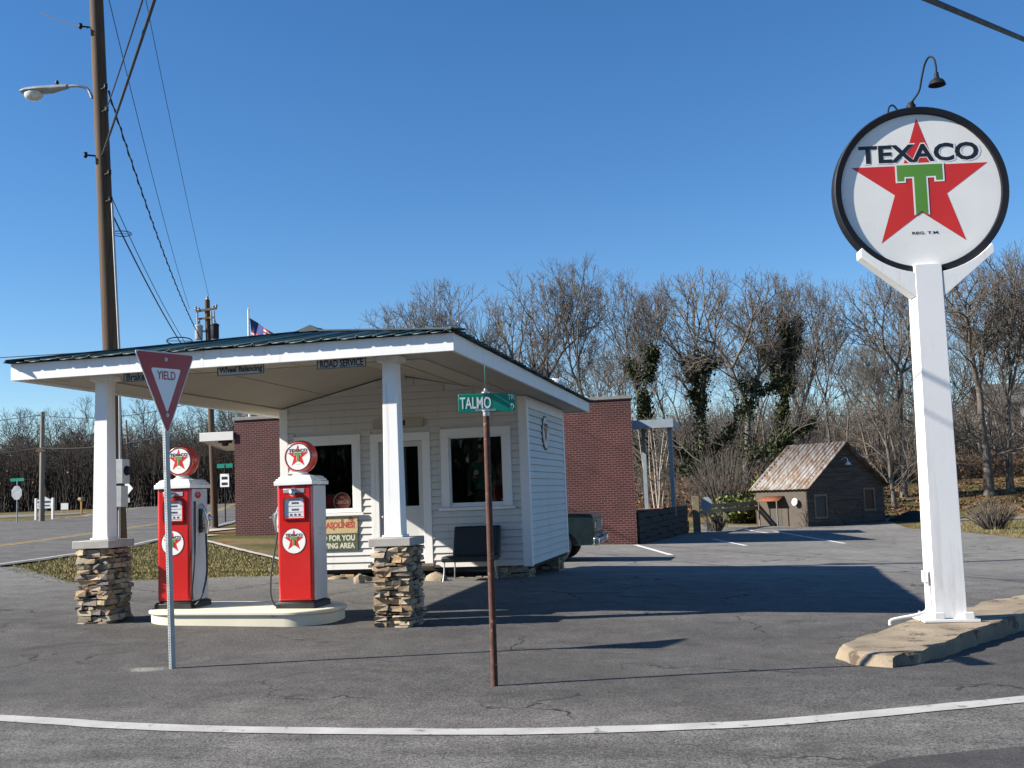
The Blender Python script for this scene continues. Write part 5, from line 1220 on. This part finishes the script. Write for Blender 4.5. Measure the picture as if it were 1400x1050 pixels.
mb.box(x+.0, x+.08, y-.01, y+.01, 11.5, 13.0, 0)
tag(mb.build('flag', ['flag_white', 'flag_red', 'flag_blue'], None, sharp=80), 'red white and blue striped flag hanging from the white flagpole', 'flag')
# white house glimpsed through the trees on the right
HX, HY = 30.5, 124; g = hz(HX, HY)
H = thing('white_house', 'white columned house half hidden behind the trees at far right', 'house', (HX, HY, g))
mb = MB(); mb.box(HX-4.5, HX+8, HY, HY+8, g-.5, g+5.2); mb.build('wall', 'house_white', H)
mb = MB(); mb.prism([(HX-5, HY-2.6, g+5.2), (HX+8.5, HY-2.6, g+5.2), (HX+8.5, HY+2.7, g+7.6), (HX-5, HY+2.7, g+7.6)], (0, 0, .15)); mb.prism([(HX-5, HY+2.7, g+7.6), (HX+8.5, HY+2.7, g+7.6), (HX+8.5, HY+8.4, g+5.2), (HX-5, HY+8.4, g+5.2)], (0, 0, .15)); mb.build('roof', 'roof_grey', H)
for k in range(5):
    mb = MB(); mb.box(HX-4.2+k*2.9-.22, HX-4.2+k*2.9+.22, HY-2.3, HY-1.9, g, g+5.19); mb.build('pillar', 'house_white', H)
mb = MB(); mb.box(HX-4.8, HX+8.3, HY-2.5, HY-.002, g-.6, g); mb.build('porch', 'sidewalk_concrete', H)
for k in range(4):
    for zz in (g+.4, g+3.1):
        mb = MB(); mb.box(HX-3.5+k*2.9, HX-2.4+k*2.9, HY-.03, HY-.002, zz, zz+1.6); w_ = mb.build('window', 'house_shade', H)
        mb = MB(); mb.box(HX-3.6+k*2.9, HX-2.3+k*2.9, HY-.05, HY-.031, zz-.1, zz); mb.build('sill', 'house_white', w_)

# ------------------------------------------------------------------ trees
def seg_mesh(segs, sides):
    P0 = np.array([s[0] for s in segs]); P1 = np.array([s[1] for s in segs]); r0 = np.array([s[2] for s in segs]); r1 = np.array([s[3] for s in segs])
    d = P1-P0; d /= np.maximum(np.linalg.norm(d, axis=1, keepdims=True), 1e-6)
    ref = np.where(np.abs(d[:, 2:3]) < .9, np.array([[0, 0, 1.]]), np.array([[1., 0, 0]])); a = np.cross(d, ref); a /= np.linalg.norm(a, axis=1, keepdims=True); b = np.cross(d, a)
    N = len(segs); V = np.zeros((N, 2*sides, 3))
    for k in range(sides):
        q_ = cos(2*pi*k/sides)*a+sin(2*pi*k/sides)*b; V[:, k] = P0+q_*r0[:, None]; V[:, sides+k] = P1+q_*r1[:, None]
    F = np.array([[k, (k+1) % sides, sides+(k+1) % sides, sides+k] for k in range(sides)])
    return V.reshape(-1, 3), (np.arange(N)[:, None, None]*2*sides+F[None]).reshape(-1, 4)
def leaf_mesh(P, size, rng, flat=0):
    N = len(P); a = rng.normal(size=(N, 3)); a /= np.linalg.norm(a, axis=1, keepdims=True); b = rng.normal(size=(N, 3)); b -= a*(a*b).sum(1, keepdims=True); b /= np.linalg.norm(b, axis=1, keepdims=True)
    s = (size*rng.uniform(.6, 1.4, N))[:, None]; V = np.stack([P-a*s, P+b*s*.55, P+a*s, P-b*s*.55], 1)
    return V.reshape(-1, 3), np.arange(N*4).reshape(N, 4)
class Tree:
    def __init__(s, seed, H, R, fork=.33, spread=.55, up=.35, dens=1., lean=(0, 0), levels=7, dead=0):
        s.r = random.Random(seed); s.big = []; s.tw = []; s.tips = []; s.H = H; s.up = up; s.spread = spread; s.dens = dens; s.L = levels
        s.trunk(R, fork, lean)
        k = H/max(q_[1][2] for q_ in s.tw)      # crown top exactly at H
        f = lambda p: (p[0]*k, p[1]*k, p[2]*k)
        s.big = [(f(a), f(b), c*max(.8, k), d*max(.8, k)) for a, b, c, d in s.big]; s.tw = [(f(a), f(b), c, d) for a, b, c, d in s.tw]; s.tips = [f(a) for a in s.tips]
    def vec(s): return Vector((s.r.gauss(0, 1), s.r.gauss(0, 1), s.r.gauss(0, 1))).normalized()
    def run(s, p, d, L, r0, r1, n, wob, out):
        for i in range(n):
            d = (d+s.vec()*wob+Vector((0, 0, s.up*.12))).normalized(); q_ = p+d*(L/n); a = r0+(r1-r0)*i/n; b = r0+(r1-r0)*(i+1)/n
            out.append((tuple(p), tuple(q_), a, b)); yield p, d, q_, a
            p = q_
    def trunk(s, R, fork, lean):
        H = s.H; p = Vector((0, 0, -.3)); d = Vector((lean[0], lean[1], 1)).normalized()
        s.big.append((tuple(p), tuple(p+d*.6), R*1.6, R*1.08)); p = p+d*.6
        last = None; L = H*fork
        for a in s.run(p, d, L, R*1.08, R*.8, 6, .06, s.big):
            last = a
            if a[0].z > L*.45 and s.r.random() < .55*s.dens: s.side(a[2], a[1], H*.26, R*.24)
        s.branch(last[2], last[1], H*.30, R*.8, 0)
    def side(s, p, d, L, r_):
        v = s.vec(); v = (v-d*v.dot(d)).normalized(); s.branch(p, (v*.9+d*.45).normalized(), L, r_, 3)
    def branch(s, p, d, L, r_, lv):
        out = s.big if r_ > .055 else s.tw; n = 4 if lv < 4 else 3; last = None
        for a in s.run(p, d, L, r_, r_*.68, n, .085+.02*lv, out):
            last = a
            if lv >= 1 and s.r.random() < (.42 if lv < 5 else .55)*s.dens and lv < s.L:
                v = s.vec(); v = (v-a[1]*v.dot(a[1])).normalized(); s.branch(a[2], (v*.8+a[1]*.6).normalized(), L*s.r.uniform(.4, .65), a[3]*.42, lv+2)
        if lv >= s.L or r_ < .008: s.tips.append(tuple(last[2])); return
        k = 2 if s.r.random() < .72 else 3
        base_ = s.r.uniform(0, 2*pi); o = last[1].orthogonal().normalized(); w = last[1].cross(o)
        for i in range(k):
            an = base_+2*pi*i/k+s.r.uniform(-.4, .4); sp = s.spread*s.r.uniform(.55, 1.15)
            nd = (last[1]*cos(sp)+(o*cos(an)+w*sin(an))*sin(sp)+Vector((0, 0, s.up*.18))).normalized()
            s.branch(last[2], nd, L*s.r.uniform(.62, .88), r_*(.72 if k == 2 else .62)*s.r.uniform(.85, 1.1), lv+1)
def tree_obj(name, T, label, cat, bark='bark', twig='twig', ivy=0, group=None, ivy_top=.8, seed=0, leafm='ivy_leaf', clump=1):
    root = thing(name, label, cat, group=group, local=True)
    V, F = seg_mesh(T.big, 8); o = np_mesh('trunk', V, F, [bark], root); o.data.polygons.foreach_set('use_smooth', [True]*len(F))
    V, F = seg_mesh([(a, b, max(c, .012), max(d, .009)) for a, b, c, d in T.tw], 3); np_mesh('crown', V, F, [twig], root)
    if ivy:
        rng = np.random.default_rng(seed); P = []
        S_ = [s_ for s_ in T.big if s_[1][2] < T.H*ivy_top]; w = np.array([hypot(*(Vector(s_[1])-Vector(s_[0]))[:2])+abs(s_[1][2]-s_[0][2]) for s_ in S_]); w /= w.sum()
        idx = rng.choice(len(S_), ivy, p=w); t_ = rng.random((ivy, 1)); A = np.array([S_[i][0] for i in idx]); Bq = np.array([S_[i][1] for i in idx]); rr = np.array([S_[i][2] for i in idx])
        dirs = rng.normal(size=(ivy, 3)); dirs /= np.linalg.norm(dirs, axis=1, keepdims=True)
        keep = np.array([sin(a*5.1)+sin(a*2.3+1) > -1.1 for a in A[:, 2]])
        P = A+(Bq-A)*t_+dirs*((rr+.12)[:, None]+np.abs(rng.normal(0, .22, (ivy, 1))*clump)); P = P[keep]
        V, F = leaf_mesh(P, .10, rng); np_mesh('ivy', V, F, [leafm], root)
    return root
def put(root, x, y, rz, s, sz=1, dz=0):
    root.location = (x, y, hz(x, y)+dz); root.rotation_euler = (0, 0, rz); root.scale = (s, s, s*sz)
r = random.Random(77)
protos = {}
specs = dict(broad=(11, 16, .32, .26, .52, .5), oak=(23, 15, .36, .26, .62, .3), tall=(31, 17, .26, .38, .42, .6), slim=(47, 15, .15, .45, .42, .55), fork=(53, 16, .30, .16, .48, .45), small=(61, 10, .16, .3, .55, .4))
def mk(kind, label, ivy=0, top=.8, **k):
    sd, H, R, fk, sp, up = specs[kind]; T = Tree(sd+k.pop('ds', 0), H, R, fk, sp, up, 1.36, lean=k.pop('lean', (0, 0)))
    return tree_obj('bare_tree' if not ivy else 'ivy_covered_tree', T, label, 'tree', ivy=ivy, ivy_top=top, seed=sd, **k)
TG = 'bare winter trees behind the lot'
def X_(px, Y): return None
named = [   # kind, x, y, rotation, scale, label
 ('fork', -22.6, 84, .3, 17.3, 0, 0, 'bare tree with a forked trunk rising above the right end of the station roof'),
 ('broad', -16.6, 86, 1.7, 18.3, 0, 0, 'broad bare tree behind the brick building roof corner, left of the tallest one'),
 ('tall', -11.5, 84, 2.9, 18.6, 0, 0, 'tallest bare tree of the row, above the right corner of the brick building'),
 ('oak', -27.5, 88, .9, 16.2, 9000, .62, 'bare tree with ivy clumps low in its crown just over the station roof slope'),
 ('slim', -7.4, 82, .2, 16.6, 11000, .80, 'slim tree sheathed in ivy to its upper limbs right of the steel canopy'),
 ('broad', -3.4, 86, 4.1, 17.6, 9000, .6, 'wide tree with a little ivy between the ivy sheathed slim tree and the crooked one'),
 ('oak', 0.0, 71, 2.3, 14.6, 7000, .55, 'crooked spreading tree with pale lit limbs left of the shed'),
 ('tall', 2.2, 76, 5.0, 15.4, 30000, .86, 'heavily ivy covered dark tree directly left of the shed roof'),
 ('slim', 6.0, 80, 1.1, 14.9, 0, 0, 'thin open bare tree behind the shed ridge'),
 ('broad', 10.6, 78, 3.6, 15.6, 0, 0, 'bare tree with upswept limbs just left of the tall sign post'),
 ('fork', 8.9, 70, 5.5, 10.5, 0, 0, 'short pale barked leaning tree right behind the shed'),
 ('oak', 15.9, 77, 5.9, 16.2, 0, 0, 'big bare tree right of the sign post, its trunk lowest in the lawn'),
 ('fork', 17.7, 79, 2.0, 16.0, 0, 0, 'bare forked tree second from the right edge on the lawn'),
 ('tall', 20.4, 83, .6, 16.8, 0, 0, 'tall bare tree at the right edge in front of the white house'),
 ('broad', -19.6, 92, 5.2, 17.0, 0, 0, 'bare tree filling the gap left of the brick building roof corner, farther back'),
 ('tall', -8.6, 91, 1.2, 17.8, 0, 0, 'bare tree half hidden behind the ivy sheathed slim tree'),
 ('broad', 4.4, 88, 2.2, 15.8, 0, 0, 'bare tree in the gap between the dark ivy tree and the thin open one'),
 ('tall', 13.4, 86, 4.4, 16.6, 0, 0, 'bare tree partly hidden by the tall white sign post'),
 ('broad', 22.6, 90, .4, 16.4, 0, 0, 'bare tree cut by the right edge of the frame'),
 ('oak', -24.6, 95, 3.3, 14.4, 0, 0, 'bare tree low over the station roof end, leftmost of the near row'),
]
cache = {}
for kind, x, y, rz, sc_, ivy, top, lab in named:
    k = (kind, ivy)
    if k not in cache: cache[k] = root = mk(kind, lab, ivy, top, group=TG)
    else: root = dup(cache[k], lab, TG)
    put(root, x, y, rz, (sc_*1.07 if sc_ > 11 else sc_)/specs[kind][1])
# background trees
bgl = 'bare brown tree standing in the hillside wood behind the nearer trees'
protoB = tree_obj('bare_tree', Tree(101, 14, .16, .38, .5, .45, levels=6), bgl, 'tree', 'bark', 'twig', group='hillside wood trees')
protoC = tree_obj('bare_tree', Tree(113, 14, .18, .30, .56, .35, levels=6), bgl, 'tree', 'bark', 'twig', group='hillside wood trees')
first = {0: True, 1: True}
for i in range(64):
    x = -54+i*1.5+r.uniform(-1, 1); y = r.uniform(92, 128)
    x = x*y/105
    q_ = i % 2; pr = (protoB, protoC)[q_]
    rt = pr if first[q_] else dup(pr); first[q_] = False
    put(rt, x, y, r.uniform(0, 6), r.uniform(.8, 1.1), r.uniform(.9, 1.1))
lw = 'bare brown tree in the dark wood across the left road'
protoL = tree_obj('bare_tree', Tree(131, 10.5, .14, .30, .52, .42, levels=6), lw, 'tree', 'bark', 'twig_dark', group='trees of the wood across the left road')
protoM = tree_obj('bare_tree', Tree(149, 10.5, .15, .36, .6, .3, levels=6), lw, 'tree', 'bark', 'twig_dark', group='trees of the wood across the left road')
first = {0: True, 1: True}
for i in range(70):
    u = i/69; x = -92+u*52+r.uniform(-1.5, 1.5); y = r.uniform(92, 122)+u*26
    q_ = i % 2; pr = (protoL, protoM)[q_]
    rt = pr if first[q_] else dup(pr); first[q_] = False
    put(rt, x, y, r.uniform(0, 6), r.uniform(.8, 1.2), r.uniform(.9, 1.12))
# evergreen peeping over the road behind the left pump
rng = np.random.default_rng(9); T = Tree(171, 9, .16, .4, .5, .4, levels=5); ev = tree_obj('pine_tree', T, 'dark pine with clumped needles above the left pump globe', 'tree')
C_ = np.array(T.tips); C_ = C_[C_[:, 2] > 4]; C_ = C_[rng.choice(len(C_), min(46, len(C_)), replace=False)]
P = (C_[:, None]+rng.normal(0, .32, (len(C_), 110, 3))).reshape(-1, 3); V, F = leaf_mesh(P, .14, rng); np_mesh('foliage', V, F, ['ivy_leaf'], ev); put(ev, -43.8, 96, 0, 1.0)
# birch clump
def stems(name, label, cat, x, y, n, H, sp, rad, bark, twig, seed):
    rr = random.Random(seed); root = thing(name, label, cat, local=True); big = []; tw = []
    for i in range(n):
        a = rr.uniform(0, 2*pi); d = Vector((cos(a)*sp*rr.uniform(.2, 1), sin(a)*sp*rr.uniform(.2, 1), 1)).normalized(); p = Vector((cos(a)*.15, sin(a)*.15, -.1)); hh = H*rr.uniform(.75, 1.05); m_ = 8
        for k in range(m_):
            d = (d+Vector((rr.gauss(0, .04), rr.gauss(0, .04), .03))).normalized(); q_ = p+d*hh/m_; big.append((tuple(p), tuple(q_), rad*(1-k/m_*.7), rad*(1-(k+1)/m_*.7)))
            if k > 2:
                for _ in range(5):
                    e = q_; v = Vector((rr.gauss(0, 1), rr.gauss(0, 1), rr.uniform(.2, 1.2))).normalized()
                    for _ in range(3):
                        v = (v+Vector((rr.gauss(0, .2), rr.gauss(0, .2), .1))).normalized(); f = e+v*hh*.045; tw.append((tuple(e), tuple(f), .012, .009)); e = f
            p = q_
    V, F = seg_mesh(big, 7); o = np_mesh('trunk', V, F, [bark], root); o.data.polygons.foreach_set('use_smooth', [True]*len(F))
    V, F = seg_mesh(tw, 3); np_mesh('crown', V, F, [twig], root); put(root, x, y, 0, 1); return root
stems('birch_tree', 'white barked clump of slim stems seen under the steel canopy', 'tree', -4.55, 54.5, 7, 5.4, .22, .05, 'birch_bark', 'twig', 3)
stems('bare_sapling', 'small bare sapling in a red mulch bed on the right lawn', 'tree', 12.6, 47.5, 4, 2.6, .35, .025, 'birch_bark', 'twig', 4)
mb = MB(); bm = []
def mound(name, label, cat, x, y, a, b, h_, m, seed):
    rr = random.Random(seed); mb = MB(); n = 28; k_ = 5; g = hz(x, y); rings = []
    for j in range(k_+1):
        t_ = j/k_; rings.append([(x+a*(1-t_*.97)*cos(i*2*pi/n)*rr.uniform(.92, 1.08), y+b*(1-t_*.97)*sin(i*2*pi/n)*rr.uniform(.92, 1.08), hz(x+a*(1-t_)*cos(i*2*pi/n), y+b*(1-t_)*sin(i*2*pi/n))-.05*(j == 0)+h_*sin(t_*pi/2)*rr.uniform(.85, 1.1)) for i in range(n)])
    for p, q_ in zip(rings, rings[1:]): mb.add(p+q_, [(i, (i+1) % n, n+(i+1) % n, n+i) for i in range(n)])
    mb.face(rings[-1]); return tag(mb.build(name, m, None, sharp=80), label, cat)
mound('mulch_bed', 'round bed of red mulch under the small sapling on the right lawn', 'mulch bed', 12.6, 47.5, 1.5, 1.3, .22, 'mulch', 1)
mound('mulch_pile', 'dark brown heap at the right foot of the shed', 'heap', 8.9, 61.8, 1.5, .9, .5, 'timber_dark', 2)
def bush(name, label, x, y, a, b, h_, n, m, seed, size=.10, group=None, twigs=60):
    rng = np.random.default_rng(seed); rr = random.Random(seed); root = thing(name, label, 'bush', group=group, local=True); tw = []
    tips = []
    for i in range(twigs):
        an = rr.uniform(0, 2*pi); q_ = sqrt(rr.random()); p = Vector((0, 0, 0))+Vector((cos(an)*a*.3*q_, sin(an)*b*.3*q_, -.05)); e = Vector((cos(an)*a*q_, sin(an)*b*q_, h_*rr.uniform(.5, 1.05)*(1-.35*q_*q_)))
        mid = (p+e)/2+Vector((rr.gauss(0, .06), rr.gauss(0, .06), .1)); tw += [(tuple(p), tuple(mid), .018, .013), (tuple(mid), tuple(e), .013, .008)]; tips += [e, mid, (mid+e)/2]
    V, F = seg_mesh(tw, 3); np_mesh('stem', V, F, ['twig'], root)
    if n:
        C_ = np.array([tuple(t_) for t_ in tips]); P = C_[rng.integers(0, len(C_), n)]+rng.normal(0, .13, (n, 3)); P[:, 2] = np.maximum(P[:, 2], .03)
        V, F = leaf_mesh(P, size, rng); np_mesh('foliage', V, F, [m], root)
    put(root, x, y, 0, 1); return root
for i, (x, y, a, h_, lab) in enumerate([(-.9, 61.8, 1.0, 1.5, 'sunlit yellow green shrub left of the others behind the rail fence'), (.0, 62.6, 1.2, 1.75, 'taller yellow green shrub in the middle behind the rail fence'), (.95, 62.2, .8, 1.5, 'yellow green shrub touching the shed corner'), (1.4, 66, 1.3, 2.9, 'large green shrub rising behind the shed eave')]):
    bush('green_shrub', lab, x, y, a, a*.8, h_, 1500, 'bush_leaf', 70+i, .13, 'green shrubs by the shed')
bush('bare_shrub', 'big thicket of upright bare stems behind the steel canopy post', -1.3, 63.5, 2.4, 1.8, 4.6, 0, None, 81, twigs=420)
bush('bare_shrub', 'small pale dry shrub at the foot of the thick fence post', -1.6, 53.4, .7, .6, 1.1, 0, None, 82, twigs=140)
bush('bare_shrub', 'leafless shrub on the grass just right of the tall sign post', 10.6, 51, 1.3, 1.1, 1.5, 0, None, 83, twigs=200)
bush('bare_shrub', 'leafless reddish shrub at the far right lawn edge', 15.4, 49.5, 1.6, 1.2, 1.7, 0, None, 84, twigs=260)
# ------------------------------------------------------------------ brush and leaf litter nobody could count
def brush(name, n, region, hr, seed, twig, leaf=None, nl=0, lean=.35, rad=.014):
    rng = np.random.default_rng(seed); x, y = region(rng, n); H = rng.uniform(*hr, n)*(.6+.4*np.sin(x*.7+y*.4)**2)
    z = np.array([hz(a, b) for a, b in zip(x, y)]); S_ = []
    d1 = rng.normal(0, lean, (n, 2)); d2 = d1+rng.normal(0, lean*.8, (n, 2))
    P0 = np.stack([x, y, z-.1], 1); P1 = P0+np.stack([d1[:, 0]*H*.5, d1[:, 1]*H*.5, H*.5], 1); P2 = P1+np.stack([d2[:, 0]*H*.5, d2[:, 1]*H*.5, H*.5], 1)
    segs = []
    for i in range(n):
        segs += [(P0[i], P1[i], rad*1.5, rad), (P1[i], P2[i], rad, rad*.5)]
        for _ in range(3):
            t_ = rng.random(); b = P1[i]+(P2[i]-P1[i])*t_; v = rng.normal(0, 1, 3); v[2] = abs(v[2])*.8; segs.append((b, b+v*H[i]*.13, rad*.6, rad*.35))
    V, F = seg_mesh(segs, 3); k = len(F); mi = np.zeros(k, int); mats = [twig]
    if leaf:
        idx = rng.integers(0, n, nl); t_ = rng.random((nl, 1)); P = P0[idx]+(P2[idx]-P0[idx])*t_*.9+rng.normal(0, .25, (nl, 3)); V2, F2 = leaf_mesh(P, .13, rng)
        F = np.concatenate([F, F2+len(V)]); V = np.concatenate([V, V2]); mi = np.concatenate([mi, np.ones(len(F2), int)]); mats = [twig, leaf]
    o = np_mesh(name, V, F, mats, None, mi); o['kind'] = 'stuff'; return o
def band(x0, x1, y0, y1, k=0):
    def f(rng, n):
        u = rng.random(n); y = rng.uniform(y0, y1, n); x = x0+(x1-x0)*u; return x*(y/((y0+y1)/2)) if k else x, y
    return f
brush('underbrush', 5000, band(-20, 9, 66, 96, 1), (1.0, 3.4), 201, 'twig', 'dead_leaf', 22000)
brush('underbrush', 1800, band(9, 26, 92, 106, 1), (.8, 2.2), 202, 'twig', 'dead_leaf', 9000)
brush('hillside_wood', 11000, band(-62, 52, 106, 150, 1), (3.5, 8), 203, 'twig', 'dead_leaf', 15000, .18, .03)
brush('underbrush', 16000, band(-88, -50, 92, 124, 1), (3, 8.5), 204, 'twig_dark', 'dead_leaf', 3000, .2, .032)
def woodl(rng, n):
    u = rng.random(n); return -60+u*24+rng.normal(0, 2, n), 118+u*36+rng.uniform(-12, 25, n)
brush('underbrush', 11000, woodl, (3, 8), 205, 'twig_dark', 'dead_leaf', 3000, .2, .034)
brush('unseen_wood', 5000, band(-70, 70, -54, -40), (6, 11), 206, 'twig_dark', 'dead_leaf', 3000, .2, .07)  # unseen wood behind the camera, added to darken the window reflections
def litter(name, n, region, seed):
    rng = np.random.default_rng(seed); x, y = region(rng, n); z = np.array([hz(a, b) for a, b in zip(x, y)])+.05
    V, F = leaf_mesh(np.stack([x, y, z], 1), .10, rng); o = np_mesh(name, V, F, ['dead_leaf'], None); o['kind'] = 'stuff'
litter('fallen_leaves', 9000, band(8, 40, 64, 92, 1), 301)
